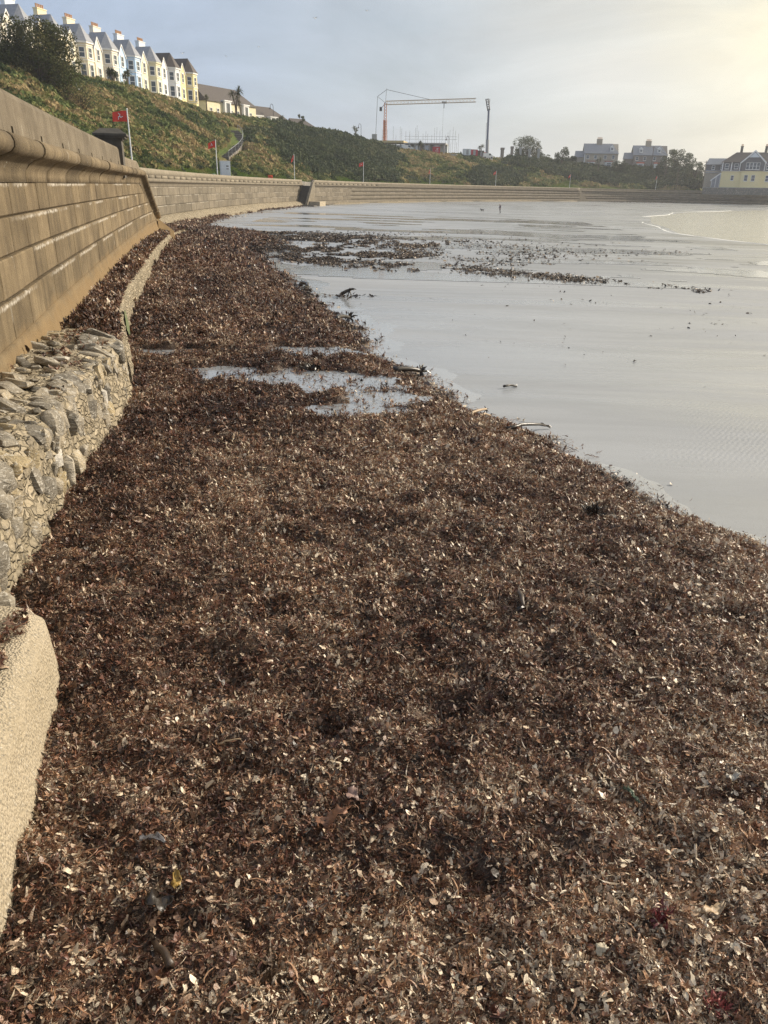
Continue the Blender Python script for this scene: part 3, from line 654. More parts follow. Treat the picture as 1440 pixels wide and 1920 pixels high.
# rough rendered footing below the courses
V = []; us = np.arange(NS0, PN.len, .18); zz = np.linspace(-2.95, -2.095, 9)
for u in us:
    for k, z in enumerate(zz):
        q = (float(fbm(u*1.7, z*1.7, 41, 4))-.5)*.13; V.append(PN.pt(u, .215+(-2.095-z)*.20+q*(1 if k < 8 else .3), z))
    V.append(PN.pt(u, .0, -2.092))
link('footing', npmesh('footing', V, grid_faces(len(us), 10)[:, ::-1], M['wall'], False), wall)
cove = [(.036, -.014), (.036, .10), (.06, .19), (.12, .27), (.21, .335), (.30, .365), (.36, .395), (.40, .45), (.41, .52), (.385, .59), (.33, .64), (.25, .665), (.10, .668), (-.30, .668)]
s = NS0
while s < PN.len-.05:                                   # coping cast in lengths, each joint a little stepped
    e = min(s+random.uniform(2.3, 3.0), PN.len)
    if PN.len-e < 1: e = PN.len
    d = random.uniform(-.02, .02)
    pr = [(n+d*(1 if n > .1 else 0), z) for n, z in cove]
    sweep(PN, s+.012, e-.012, .4, pr+[(-.30, -.014)], drop, 'coping_stone', M['wall'], wall, False, True, .012)
    s = e
# parapet with drain holes
PS1 = RAKE0+3.0
def pdrop(s): return 0 if s < RAKE0-10.0 else (-.16 if s < RAKE0 else -.16+drop(s))
holes = []; s = NS0+.3
while s < PS1: holes.append(s); s += 2.95
def parapet(u0, u1, top, doff):
    # one cast length: face, rounded top and back, with square drain holes cut into the face
    cols = sorted(set([u0, u1]+[h+d for h in holes for d in (-.085, .085) if u0 < h+d < u1]+[u for u in np.arange(u0, u1, .6) if all(abs(u-h) > .2 for h in holes)]))
    rows = [(.053, .664), (.052, .70), (.049, .825), (.028, top-.09), (-.02, top), (-.30, top+.06), (-.44, top+.05), (-.46, .2)]
    V = [PN.pt(u, n, z+doff(u)) for u in cols for n, z in rows]; nr = len(rows); Fc = []
    for i in range(len(cols)-1):
        hole = any(abs((cols[i]+cols[i+1])/2-h) < .03 for h in holes) and cols[i+1]-cols[i] < .2
        for k in range(nr-1):
            a = i*nr+k; q = (a, a+nr, a+nr+1, a+1)
            if hole and k == 1:
                bk = len(V); ua, ub = cols[i], cols[i+1]
                V += [PN.pt(ua, -.2, .70+doff(ua)), PN.pt(ub, -.2, .70+doff(ub)), PN.pt(ub, -.2, .825+doff(ub)), PN.pt(ua, -.2, .825+doff(ua))]
                f = (a, a+nr, a+nr+1, a+1); Fc += [(f[m], f[(m+1) % 4], bk+(m+1) % 4, bk+m) for m in range(4)]+[(bk, bk+1, bk+2, bk+3)]
            else: Fc.append(q)
    Fc += [tuple(range(nr))[::-1], tuple((len(cols)-1)*nr+k for k in range(nr))]
    MB().add(V, Fc).build('parapet', M['parapet'], wall)
parapet(NS0, RAKE0-10.0, 1.36, lambda s: 0)
parapet(RAKE0-9.2, PS1, 1.24, pdrop)
pu = RAKE0-9.6; px, py, ptx, pty = PN.at(pu); ang = math.atan2(-ptx, pty)
pil = thing('parapet_pillar', 'square dark stone pillar with a moulded cap on the near sea wall', 'pillar', (px-pty*.25, py+ptx*.25, .2), ang)
MB().box(-.42, .42, -.42, .42, 0, 1.42).build('shaft', M['slab'], pil)
b = MB()
for w, z0, z1 in ((.47, 1.42, 1.50), (.58, 1.50, 1.58), (.66, 1.58, 1.66)): b.box(-w, w, -w, w, z0, z1)
b.add([(-.66, -.66, 1.66), (.66, -.66, 1.66), (.66, .66, 1.66), (-.66, .66, 1.66), (-.36, -.36, 1.86), (.36, -.36, 1.86), (.36, .36, 1.86), (-.36, .36, 1.86)], [(0, 1, 5, 4), (1, 2, 6, 5), (2, 3, 7, 6), (3, 0, 4, 7), (4, 5, 6, 7)])
b.build('cap', M['slab'], pil)
# tan wedge of bare concrete at the foot of the rake
b = MB(); q = [PN.pt(PN.len-1.6, .3, 0), PN.pt(PN.len+.0, .3, 0), PN.pt(PN.len, 1.3, 0), PN.pt(PN.len-1.2, 1.2, 0)]
x, y, tx, ty = PN.at(PN.len); q = [(p[0], p[1]) for p in q[:1]]+[(x+ty*.3+tx*2.6, y-tx*.3+ty*2.6), (x+ty*1.0+tx*2.6, y-tx*1.0+ty*2.6), (q[3][0], q[3][1])]
b.add([(*q[0], -2.0), (*q[1], -2.9), (*q[2], -3.1), (*q[3], -2.75), (*q[0], -3.6), (*q[1], -3.6), (*q[2], -3.6), (*q[3], -3.6)], [(3, 2, 1, 0), (0, 1, 5, 4), (1, 2, 6, 5), (2, 3, 7, 6), (3, 0, 4, 7)])
tag(b.build('concrete_wedge', plain('tan_concrete', (.47, .33, .17), .85, .15, 3)), 'smooth tan concrete wedge at the raked end of the near sea wall', 'concrete wedge')

# main wall round the bay
mw = thing('sea_wall', 'long curved grey-brown sea wall round the far side of the bay', 'sea wall')
STEP_S = PM.s_at_y(170.5); GAP = 2.2
segs = [(0.2, STEP_S+.3), (STEP_S+.05, PM.s_at_y(321.0)), (PM.s_at_y(321.0)+.05, PM.len)]
foot = -3.9
mc = [(-1.05, -.25, .05), (-1.9, -1.05, .12), (-2.75, -1.9, .20)]
for si, (a0, a1) in enumerate(segs):
    back = (0.0, 2.4, .9)[si]
    us = np.arange(a0, a1+.9, 1.0); V = []
    for u in us:
        u = min(u, a1)
        for n, z in ((-.9, -3.9), (.34, -3.9), (.28, -2.8), (.0, -2.75), (.0, -.02), (-.9, -.02)): V.append(PM.pt(u, n+back, z))
    link('wall_core', npmesh('wall_core', V, grid_faces(len(us), 6)[:, ::-1], M['farwall']), mw)
    nb = 2.8
    for ci_, (zb, zt, n) in enumerate(mc):
        s = a0+(1.4 if ci_ % 2 else 0); cnt = 0
        if s > a0: course_block(PM, a0, s, zb, zt-.012, zt-.012, back+n, .15+n, .03, M['farwall'], mw)
        while s < a1-.05 and (si < 1 or (si == 1 and s < segs[1][0]+26)):
            e = min(s+nb*random.uniform(.9, 1.1), a1)
            if a1-e < .8: e = a1
            course_block(PM, s+.012, e-.012, zb+.012, zt-.012, zt-.012, back+n+random.uniform(-.015, .015), .15+n, .03, M['farwall'], mw); s = e
        if s < a1-.1:
            sweep(PM, s, a1, 2.0, [(-.1+back, zb+.012), (n+back, zb+.012), (n-.01+back, zt-.012), (-.1+back, zt-.012)], lambda s: 0, 'course', M['farwall'], mw)
    sweep(PM, a0, a1, 1.2, [(n*.9+.0+back, z*1.05-.25) for n, z in cove]+[(-.5+back, .45), (-.5+back, -.249)], lambda s: 0, 'coping', M['farwall'], mw, True, True)
    ph = 1.25 if si < 2 else 1.18
    # parapet with drain holes as far as they show
    hs = list(np.arange(a0+1.6, min(a1-.8, PM.s_at_y(215)), 3.05)) if si < 2 else []
    prev = a0
    for h in hs+[a1]:
        e = h-.13 if h != a1 else a1
        sweep(PM, prev, e, 2.0, [(.04+back, .45), (.04+back, .72), (-.25+back, .72), (-.25+back, .45)], lambda s: 0, 'parapet_base', M['farparapet'], mw, False, True)
        prev = h+.13
    sweep(PM, a0, a1, 1.5, [(.04+back, .72), (.03+back, ph-.10), (-.05+back, ph), (-.45+back, ph), (-.48+back, .0), (-.251+back, .0), (-.251+back, .72)], lambda s: 0, 'parapet', M['farparapet'], mw, False, True)
# raked end where the wall steps back
s2 = segs[1][1]; b = MB()
x, y, tx, ty = PM.at(s2)
def EP(a, n, z): return (x+tx*a+ty*(n+2.4), y+ty*a-tx*(n+2.4), z)
b.add([EP(-.05, -1.3, -3.8), EP(5.5, -1.3, -3.8), EP(.6, -1.3, .5), EP(-.05, -1.3, .5), EP(-.05, .32, -3.8), EP(5.5, .32, -3.8), EP(.6, .06, .5), EP(-.05, .06, .5)], [(0, 1, 2, 3), (7, 6, 5, 4), (1, 5, 6, 2), (3, 2, 6, 7), (0, 4, 5, 1)])
b.build('raked_end', M['farwall'], mw)
# rough apron along the foot of the main wall
def apron(s0, s1, w, z0, z1, name, seed, label):
    us = np.arange(s0, s1, .8); V = []; nc = 8
    for u in us:
        wv = w*(.6+.8*float(vnoise(u*.13, 1., seed)))
        for k in range(nc):
            t = k/(nc-1); q = (float(fbm(u*.9, t*4, seed, 4))-.5)*.35
            V.append(PM.pt(u, .2+wv*t, z0+(z1-z0)*t**2+q*.8*(1 if 0 < k < nc-1 else .2)))
    o = link(name, npmesh(name, V, grid_faces(len(us), nc)[:, ::-1], M['mortar']))
    return tag(o, label, 'apron')
apron(1, STEP_S-3, 1.7, -2.75, -3.75, 'rubble_apron', 5, 'rough broken stone apron along the foot of the main sea wall before the steps')
apron(STEP_S+6, segs[1][1]-2, 4.0, -3.1, -3.75, 'rubble_apron', 8, 'low pale concrete toe along the foot of the wall beyond the steps')

# steps down to the beach
x, y, tx, ty = PM.at(STEP_S)
stp = thing('beach_steps', 'dark weedy flight of steps descending along the sea wall to the sand', 'steps', (x, y, 0), math.atan2(ty, tx))
for k in range(15):
    z = .1-.235*k
    MB().box(-.30*k-.31, -.30*k, -2.3, -.25, -3.9, z).build('step', M['slab'], stp)
MB().add([(-5.4, -2.75, -3.9), (.4, -2.75, -3.9), (.4, -2.3, -3.9), (-5.4, -2.3, -3.9), (-5.4, -2.75, -3.2), (-1.0, -2.75, .75), (.4, -2.75, 1.2), (.4, -2.3, 1.2), (-1.0, -2.3, .75), (-5.4, -2.3, -3.2)],
   [(0, 1, 6, 5, 4), (3, 9, 8, 7, 2), (4, 5, 8, 9), (5, 6, 7, 8), (0, 4, 9, 3)]).build('flank_wall', M['farparapet'], stp)
MB().box(-4.2, .2, -5.0, -2.76, -3.9, -2.75).build('landing', M['aggregate'], stp)
MB().box(-7.2, -4.25, -4.6, -.3, -3.9, -3.42).build('landing', M['slab'], stp)

# promenade behind the walls
sweep(PA, .2, PA.len, 2.0, [(-.4, .12), (-3, .16), (-9.5, .2)], lambda s: 0, 'promenade', M['tarmac'])
tag(bpy.data.objects['promenade'], 'asphalt promenade behind the sea wall', kind='structure')

# ------------------------------------------------------------------ rubble ledge at the foot of the near wall
PL = Path(LEDGE)
def ledge_top(y): return np.interp(y, [0, 4.79, 4.8, 9, 13.2, 13.6, 20, 40, 60], [-2.75, -2.75, -2.45, -2.36, -2.42, -2.62, -2.62, -2.72, -3.0])
STONEP = [(-2.4, 3.0), (-2.95, 5.0), (-3.3, 6.5), (-3.75, 9.2), (-3.97, 10.9), (-4.25, 12.4), (-4.6, 13.5)]
BLOCKP = [(-1.35, -2), (-1.77, 2.6), (-2.14, 4.0), (-2.25, 4.52), (-2.29, 4.62), (-2.36, 4.70), (-2.5, 4.74)]
def make_ledge(y0, y1, dy, name, label, mat, seed, rough, wbump, setback=0, path=None):
    path = path or LEDGE
    ysl = np.arange(y0, y1, dy); V = []; nface = 12; ntop = 10
    for y in ysl:
        xb = float(xi(path, y))-setback; xw = float(xi(NEAR, y))+.25; zt = float(ledge_top(max(y, 4.9) if path is STONEP else y)); zb = -3.75
        bk_ = path is BLOCKP; end = min(1, max(0, (y1-y)/(.10 if bk_ else .35))); zt2 = zt-(1-end)**2*(.07 if bk_ else .25)
        rnd = .07 if path is BLOCKP else .16
        for k in range(nface):
            t = k/(nface-1); z = zb+(zt2-rnd-zb)*t
            q = (float(fbm(y*2.2, z*2.2, seed, 4))-.5)*rough+(float(fbm(y*9, z*9, seed+3, 2))-.5)*rough*.55
            V.append((xb-.10*(z+3.3)/.9+q, y, z))
        xt = xb-.10
        for k in range(1, 4):
            a = k/4*PI/2; V.append((xt-rnd*(1-math.cos(a))+(float(fbm(y*2.2, zt*2, seed, 3))-.5)*rough*.6, y, zt2-rnd+rnd*math.sin(a)))
        for k in range(ntop):
            t = (k+.5)/ntop; xx = xt-rnd+(xw-xt+rnd-.2)*t
            V.append((xx, y, zt2+.10*t+(float(fbm(xx*2.5, y*2.5, seed+9, 4))-.5)*wbump))
    nc = nface+3+ntop
    me = npmesh(name, V, grid_faces(len(ysl), nc), mat, False)
    bm = bmesh.new(); bm.from_mesh(me); bm.verts.ensure_lookup_table()
    for r in (0, len(ysl)-1):
        try: bm.faces.new([bm.verts[r*nc+k] for k in range(nc)])
        except ValueError: pass
    bmesh.ops.recalc_face_normals(bm, faces=bm.faces); bm.to_mesh(me); bm.free()
    return me
led = thing('rubble_ledge', 'broken rubble stone ledge of slates set in pale mortar below the near wall', 'stone ledge')
link('mortar_bed', make_ledge(3.0, 13.5, .07, 'mortar_bed', '', M['mortar'], 51, .20, .16, 0, STONEP), led)
def stone_mesh(rng, i, dims, box=.55):
    bm = bmesh.new()
    for k in range(30):
        v = Vector(rng.normal(0, 1, 3)); v.normalize()
        p = box; v = Vector([math.copysign(abs(c)**p, c) for c in v])
        bm.verts.new((v.x*dims[0]*rng.uniform(.85, 1), v.y*dims[1]*rng.uniform(.85, 1), v.z*dims[2]*rng.uniform(.8, 1)))
    r = bmesh.ops.convex_hull(bm, input=bm.verts); 
    dead = [e for e in r['geom_interior'] if isinstance(e, bmesh.types.BMVert)]; bmesh.ops.delete(bm, geom=dead, context='VERTS')
    me = bpy.data.meshes.new('stone_%d' % i); bm.to_mesh(me); bm.free(); me.materials.append(M['stone'])
    me.polygons.foreach_set('use_smooth', [True]*len(me.polygons))
    try: me.set_sharp_from_angle(angle=math.radians(38))
    except Exception: pass
    return me
srng = np.random.default_rng(5)
slabs = [stone_mesh(srng, i, (.5, srng.uniform(.2, .34), srng.uniform(.11, .2)), .5) for i in range(12)]
cobs = [stone_mesh(srng, 20+i, (.5, srng.uniform(.3, .45), srng.uniform(.26, .4)), .8) for i in range(8)]
cnt = 0
def put_stone(x, y, z, L, rot, me):
    o = bpy.data.objects.new('stone', me); COL.objects.link(o); o.parent = led; o.location = (x, y, z); o.rotation_euler = rot; o.scale = (L, L*random.uniform(.8, 1.25), L*random.uniform(.8, 1.2)); return o
rows = np.arange(3.5, 13.5, .22)
for y in rows:                                            # slates bedded across the top
    xo = float(xi(STONEP, y))-.2; xw = float(xi(NEAR, y))+.45; xx = xo
    while xx > xw:
        L = random.choice([random.uniform(.14, .28), random.uniform(.25, .55)])
        if random.random() < .78:
            put_stone(xx-L*.35, y+random.uniform(-.09, .09), float(ledge_top(max(y, 4.9)))+.10*(xo-xx)/max(.5, xo-xw)+random.uniform(-.06, .03), L, (random.uniform(-.5, .2), random.uniform(-.2, .3), random.gauss(-.35, .4)), random.choice(slabs)); cnt += 1
        xx -= L*random.uniform(.75, 1.05)
for y in np.arange(5.1, 13.4, .24):                       # coping slates along the lip
    xo = float(xi(STONEP, y))-.20
    put_stone(xo-.06, y, float(ledge_top(y))-.07+random.uniform(-.04, .03), random.uniform(.30, .60), (random.uniform(-.3, .1), random.uniform(.15, .6), random.gauss(-.2, .25)), random.choice(slabs))
for k in range(95):                                       # stones showing in the face
    y = random.uniform(4.85, 13.3); z = -3.25+.78*random.random()**.7; L = random.uniform(.10, .40)
    put_stone(float(xi(STONEP, y))-.10*(z+3.3)/.9-.015-.03*L, y, z, L, (random.uniform(-.3, .3), PI/2+random.uniform(-.3, .3), random.uniform(-.4, .4)), random.choice(cobs+slabs))
lg2 = thing('concrete_ledge', 'weed-strewn concrete ledge running on from the rubble to the far end of the near wall', 'ledge')
link('ledge_body', make_ledge(13.55, 61.5, .16, 'ledge_body', '', M['mortar'], 61, .16, .08, .10), lg2)
ag = MB(); 
for k in range(9):
    t = k/8; y = 18.3+.55*math.sin(t*PI)*0+.9*t; 
V = []
for i in range(8):
    z = -2.70-.09*i
    for j in range(6):
        y = 18.15+(.2*j-.5)*math.sin(PI*(i+.6)/8.2)*(1+.2*math.sin(i*2.1+j)); V.append((float(xi(LEDGE, y))-.10-.10*(z+3.3)/.9+.06, y, z))
link('algae_patch', npmesh('algae_patch', V, grid_faces(8, 6)[:, ::-1], M['algae'], True), lg2)
blk = thing('concrete_ledge', 'lower pale pebbly concrete ledge end with rounded corner and dark weed on top', 'ledge')
me = make_ledge(-1.5, 4.75, .035, 'ledge_body', '', M['aggregate'], 71, .03, .03, 0, BLOCKP)
link('ledge_body', me, blk)
# weed lying on the ledges
def ledge_weed(y0, y1, n, s0, s1, fill, path=None):
    y = RNG.uniform(y0, y1, n); xo = xi(path or LEDGE, y)-(.16 if path is BLOCKP else .22); xw = xi(NEAR, y)+.25; t = RNG.uniform(0, 1, n)**(1.8 if path is BLOCKP else 1.0); x = xo+(xw-xo)*t
    m = fbm(x*2.3, y*1.3, 91, 3) > fill; x, y, t = x[m], y[m], t[m]; n = len(x)
    R = np.stack([RNG.normal(0, .4, n), RNG.normal(0, .4, n), RNG.uniform(0, 2*PI, n)], 1)
    return np.stack([x, y, ledge_top(y)+.10*t+RNG.uniform(0, .05, n)], 1), R, np.repeat(RNG.uniform(s0, s1, n)[:, None], 3, 1), RNG.choice(NW, n, p=wp)
ls = [ledge_weed(13.8, 26, 5200, .06, .18, .30), ledge_weed(26, 60, 5200, .1, .28, .30), ledge_weed(2.2, 4.65, 2600, .02, .08, .54, BLOCKP), ledge_weed(5.5, 13.5, 900, .04, .12, .60, STONEP)]
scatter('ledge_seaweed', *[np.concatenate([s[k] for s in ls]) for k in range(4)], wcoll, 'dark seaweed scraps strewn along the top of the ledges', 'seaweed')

# ------------------------------------------------------------------ hillside
CREST = [(-420, 100, 165), (-200, 100, 172), (0, 100, 185), (75, 124, 191), (150, 156, 200), (205, 164, 209), (290, 186, 229), (345, 203, 240), (385, 219, 250), (450, 224, 262), (500, 233, 275), (560, 248, 285), (600, 255, 292), (640, 261, 300), (690, 273, 312), (722, 285, 320), (800, 292, 335), (870, 298, 348), (940, 304, 360), (1010, 308, 373), (1080, 319, 385), (1200, 324, 395), (1290, 330, 392), (1330, 352, 396), (1440, 356, 400), (1600, 359, 400)]
def azim(x, y): 
    d = ray(x, y); return math.atan2(d.x, d.y)
CP = [(lambda p: (math.atan2(p.x, p.y), math.hypot(p.x, p.y), p.z))(atd(*c)) for c in CREST]
ca = np.array([c[0] for c in CP]); cd = np.array([c[1] for c in CP]); czv = np.array([c[2] for c in CP])
fs = np.arange(0.5, PA.len, .5); fq = np.array([PA.pt(u, -9.3, 0)[:2] for u in fs])
fa = np.arctan2(fq[:, 0], fq[:, 1]); fd = np.hypot(fq[:, 0], fq[:, 1])
_k = np.maximum.accumulate(fa) <= fa+1e-9
def foot_dist(a):
    # last crossing of the azimuth with the back of the promenade
    out = []
    for v in np.atleast_1d(a):
        sgn = np.sign(fa-v); j = np.where(sgn[:-1]*sgn[1:] <= 0)[0]
        out.append(fd[j[-1]] if len(j) else (fd[0] if v < fa.min() else fd[-1]))
    return np.array(out)
NA, NTT = 520, 46
az = np.linspace(ca[0], ca[-1], NA); tt = np.linspace(0, 1, NTT)
FD = foot_dist(az); FD = np.convolve(np.pad(FD, 4, mode='edge'), np.ones(9)/9, 'valid')
CDm = np.interp(az, ca, cd); CZ = np.interp(az, ca, czv)
FD = np.minimum(FD, CDm-9)
def hill_prof(t, a):
    return np.clip(.12*t+.88*(t*t*(3-2*t))*.55+.88*.45*t, 0, 1)
def hill_point(a, t):
    f = np.interp(a, az, FD); c = np.interp(a, az, CDm); zc = np.interp(a, az, CZ)
    D = f+(c-f)*t; x = D*np.sin(a); y = D*np.cos(a)
    z = .2+(zc-.2)*hill_prof(t, a)
    env = np.sin(PI*np.clip(t, 0, 1))**.7
    z = z+env*((fbm(x*.07, y*.07, 15, 4)-.5)*4.6+(fbm(x*.28, y*.28, 16, 3)-.5)*2.2)
    return x, y, z
A2, T2 = np.meshgrid(az, tt, indexing='ij'); HX, HY, HZ = hill_point(A2, T2)
# plateau behind the crest
ext = [(1.0+.02, -.05), (1.12, -.3), (1.8, -1.0), (3.5, -2)]
EX = np.stack([CDm*k*np.sin(az) for k, _ in ext], 1); EY = np.stack([CDm*k*np.cos(az) for k, _ in ext], 1); EZ = np.stack([CZ+dz for _, dz in ext], 1)
HX = np.concatenate([HX, EX], 1); HY = np.concatenate([HY, EY], 1); HZ = np.concatenate([HZ, EZ], 1)
HV = np.stack([HX, HY, HZ], -1).reshape(-1, 3); HF = grid_faces(NA, NTT+4)[:, ::-1]
tag(link('hillside', npmesh('hillside', HV, HF, M['hill'], True)), 'steep overgrown brow rising behind the promenade', kind='structure')
HB = BVHTree.FromPolygons([tuple(v) for v in HV.tolist()], HF.tolist())
def on_hill(px, py):
    d = ray(px, py).normalized(); h = HB.ray_cast(Vector((0, 0, 0)), d)
    return h[0]
def hill_at(x, y):
    h = HB.ray_cast(Vector((x, y, 200)), Vector((0, 0, -1))); return h[0].z if h[0] else .2
def leafclump(name, rng, n, mat, size, flat=.8, shell=.55):
    V = []; Fc = []
    for k in range(n):
        d = rng.normal(0, 1, 3); d /= np.linalg.norm(d); d[2] = abs(d[2])*.9-.1
        c = d*rng.uniform(shell, 1.0)*np.array([.6, .6, .6*flat])
        u = rng.normal(0, 1, 3); u /= np.linalg.norm(u); w = np.cross(u, d+rng.normal(0, .5, 3)); w /= np.linalg.norm(w)
        s = size*rng.uniform(.6, 1.4); i = len(V)
        V += [c-u*s, c+w*s*.55, c+u*s, c-w*s*.55]; Fc.append((i, i+1, i+2, i+3))
    return npmesh(name, V, Fc, mat)
def grassclump(name, rng, n, mat):
    V = []; Fc = []
    for k in range(n):
        a = rng.uniform(0, 2*PI); r = rng.uniform(0, .45); x, y = r*math.cos(a), r*math.sin(a); h = rng.uniform(.4, 1.0); l = rng.normal(0, .35, 2); w = .05
        i = len(V); b_ = rng.uniform(0, PI)
        V += [(x-w*math.cos(b_), y-w*math.sin(b_), 0), (x+w*math.cos(b_), y+w*math.sin(b_), 0), (x+l[0]*.4, y+l[1]*.4, h*.6), (x+l[0], y+l[1], h)]
        Fc.append((i, i+1, i+2)); Fc.append((i+1, i+3, i+2))
    return npmesh(name, V, Fc, mat)
vr = np.random.default_rng(33)
scrubs = [leafclump('scrub_clump', vr, 110, M['scrub'], .13) for _ in range(6)]
grasses = [grassclump('grass_clump', vr, 60, M['grassb']) for _ in range(4)]
hedges = [leafclump('hedge_clump', vr, 170, M['hedge'], .085) for _ in range(6)]
sc_c = proto_collection('scrub_clump', scrubs); gr_c = proto_collection('grass_clump', grasses); hd_c = proto_collection('hedge_clump', hedges)
def pxa(x): return azim(x, 320)
def hedge_zone(a, t):
    """dark evergreen thickets: over the brow in the middle and below the far houses"""
    m1 = np.clip(np.minimum((a-pxa(468))/.06, (pxa(752)-a)/.02), 0, 1)*np.clip((t-.22+.18*np.clip((a-pxa(500))/(pxa(720)-pxa(500)), 0, 1))/.15, 0, 1)
    m2 = np.clip(np.minimum((a-pxa(930))/.04, (pxa(1318)-a)/.01), 0, 1)*np.clip((t-.62+.45*np.clip((a-pxa(940))/(pxa(1200)-pxa(940)), 0, 1))/.12, 0, 1)
    m3 = np.clip(np.minimum((a-pxa(885))/.01, (pxa(985)-a)/.02), 0, 1)*np.clip(np.minimum((t-.05)/.1, (.55-t)/.15), 0, 1)
    x_ = a*300; y_ = t*60
    return np.maximum(np.maximum(m1, m2), m3)+(fbm(x_*.12, y_*.10, 71, 4)-.5)*1.5*(np.maximum(np.maximum(m1, m2), m3) > 0)
def hill_scatter(n, amin, amax, tmin, tmax, s0, s1, test, sink, nvar, zs=1.0):
    a = RNG.uniform(amin, amax, n); t = RNG.uniform(tmin, tmax, n); x, y, z = hill_point(a, t)
    k = test(a, t, x, y); a, t, x, y, z = a[k], t[k], x[k], y[k], z[k]; n = len(x)
    s = RNG.uniform(s0, s1, n)*(.55+.45*np.hypot(x, y)/200)
    R = np.stack([RNG.normal(0, .12, n), RNG.normal(0, .12, n), RNG.uniform(0, 2*PI, n)], 1)
    return np.stack([x, y, z-s*sink], 1), R, np.stack([s, s, s*zs], 1), RNG.integers(0, nvar, n)
PATH_PX = ((418, 297), (428, 289), (438, 281), (445, 272), (447, 262), (444, 252), (437, 246))
HPATH = [Vector(p) for p in (on_hill(*q) for q in PATH_PX) if p]
def clear(a, t, x, y, r=2.6):                            # keep the steps clear
    m = np.ones(len(x), bool)
    for i in range(len(HPATH)-1):
        for k in range(5):
            p = HPATH[i].lerp(HPATH[i+1], k/5); m &= ((x-p.x)/r)**2+((y-p.y)/(r*3.2))**2 > 1
    return m
def scrubtest(a, t, x, y):
    return clear(a, t, x, y) & (hedge_zone(a, t) < .5) & ((fbm(x*.10, y*.10, 61, 3)+.45*t) > .52)
H1 = hill_scatter(34000, pxa(-120), pxa(1315), .10, 1.0, .9, 3.3, scrubtest, -.05, 6, 1.05)
scatter('hillside_scrub', *H1, sc_c, 'green and rust-brown scrub and bracken covering the brow', 'scrub')
H2 = hill_scatter(60000, pxa(-120), pxa(1460), 0.0, 1.0, .4, .95, lambda a, t, x, y: (hedge_zone(a, t) < .6) & clear(a, t, x, y, 1.7) & (a < pxa(1315)), .05, 4)
scatter('hillside_grass', *H2, gr_c, 'long rough grass on the brow, greener at its foot', 'grass')
H3 = hill_scatter(30000, pxa(470), pxa(1325), 0.05, 1.0, 1.3, 4.4, lambda a, t, x, y: (hedge_zone(a, t) > .42) & (RNG.uniform(0, 1, len(a)) < .6), -.10, 6, 1.15)
H4 = hill_scatter(5200, pxa(-120), pxa(1000), 0.12, .95, 1.0, 2.6, lambda a, t, x, y: clear(a, t, x, y) & (hedge_zone(a, t) < .4) & (fbm(x*.13, y*.13, 67, 3) > .53), -.05, 6, .85)
H3 = tuple(np.concatenate([a_, b_]) for a_, b_ in zip(H3, H4))
scatter('evergreen_thicket', *H3, hd_c, 'dense dark evergreen thicket spilling over the brow', 'thicket')

# ------------------------------------------------------------------ houses
def window(parent, c, ux, un, w, h, mat_frame, arch=False, name='window'):
    """sash window standing in a wall plane: c centre of sill, ux along the wall, un outward (2-D)"""
    def P(a, n, z): return (c[0]+ux[0]*a+un[0]*n, c[1]+ux[1]*a+un[1]*n, c[2]+z)
    def bx(b, a0, a1, n0, n1, z0, z1):
        V = [P(a0, n0, z0), P(a1, n0, z0), P(a1, n1, z0), P(a0, n1, z0), P(a0, n0, z1), P(a1, n0, z1), P(a1, n1, z1), P(a0, n1, z1)]
        b.add(V, [(0, 1, 2, 3), (7, 6, 5, 4), (4, 5, 1, 0), (5, 6, 2, 1), (6, 7, 3, 2), (7, 4, 0, 3)])
    b = MB(); f = .11
    bx(b, -w/2, -w/2+f, .0, .10, 0, h); bx(b, w/2-f, w/2, .0, .10, 0, h); bx(b, -w/2+f, w/2-f, .0, .10, 0, f); bx(b, -w/2+f, w/2-f, .0, .10, h-f, h)
    bx(b, -w/2+f, w/2-f, .0, .08, h*.5-.05, h*.5+.05); bx(b, -w/2-.1, w/2+.1, .0, .2, -.12, -.004)
    if arch: bx(b, -w/2-.12, w/2+.12, .0, .16, h+.004, h+.16)
    o = b.build(name, mat_frame, parent)
    p = MB(); p.add([P(-w/2+f, .045, f), P(w/2-f, .045, f), P(w/2-f, .045, h-f), P(-w/2+f, .045, h-f)], [(0, 1, 2, 3)]); p.build('pane', M['glass'], o)
    return o
def chimney(parent, x, y, z, w, d, h, pots, wm):
    b = MB(); b.box(x-w/2, x+w/2, y-d/2, y+d/2, z, z+h); b.box(x-w/2-.12, x+w/2+.12, y-d/2-.12, y+d/2+.12, z+h-.001, z+h+.18)
    st = b.build('chimney', wm, parent)
    for k in range(pots):
        xx = x+(k-(pots-1)/2)*(w-.2)/max(1, pots)
        MB().lathe([(.17, 0), (.15, .3), (.14, .62), (.18, .66), (.18, .78)], 7, (xx, y, z+h+.18)).build('chimney_pot', M['pot'], st)
    return st
T1 = Vector((-66.96, 195.87)); T6 = Vector((-54.87, 243.9)); TU = (T6-T1).normalized(); TW = (T6-T1).length/5
TANG = math.atan2(TU.y, TU.x)
def wallpaint(name, c): return plain(name, c, .75, .07, 1.4, bump=.05)
PAINT = {'cream': wallpaint('cream_stucco', (.72, .64, .47)), 'ivory': wallpaint('ivory_stucco', (.74, .68, .56)), 'blue': wallpaint('sky_blue_stucco', (.47, .63, .82)), 'lemon': wallpaint('pale_lemon_stucco', (.73, .68, .48)),
         'white': wallpaint('white_stucco', (.76, .76, .77)), 'yellow': wallpaint('yellow_stucco', (.78, .67, .34)), 'gold': wallpaint('golden_cream_stucco', (.76, .65, .40))}
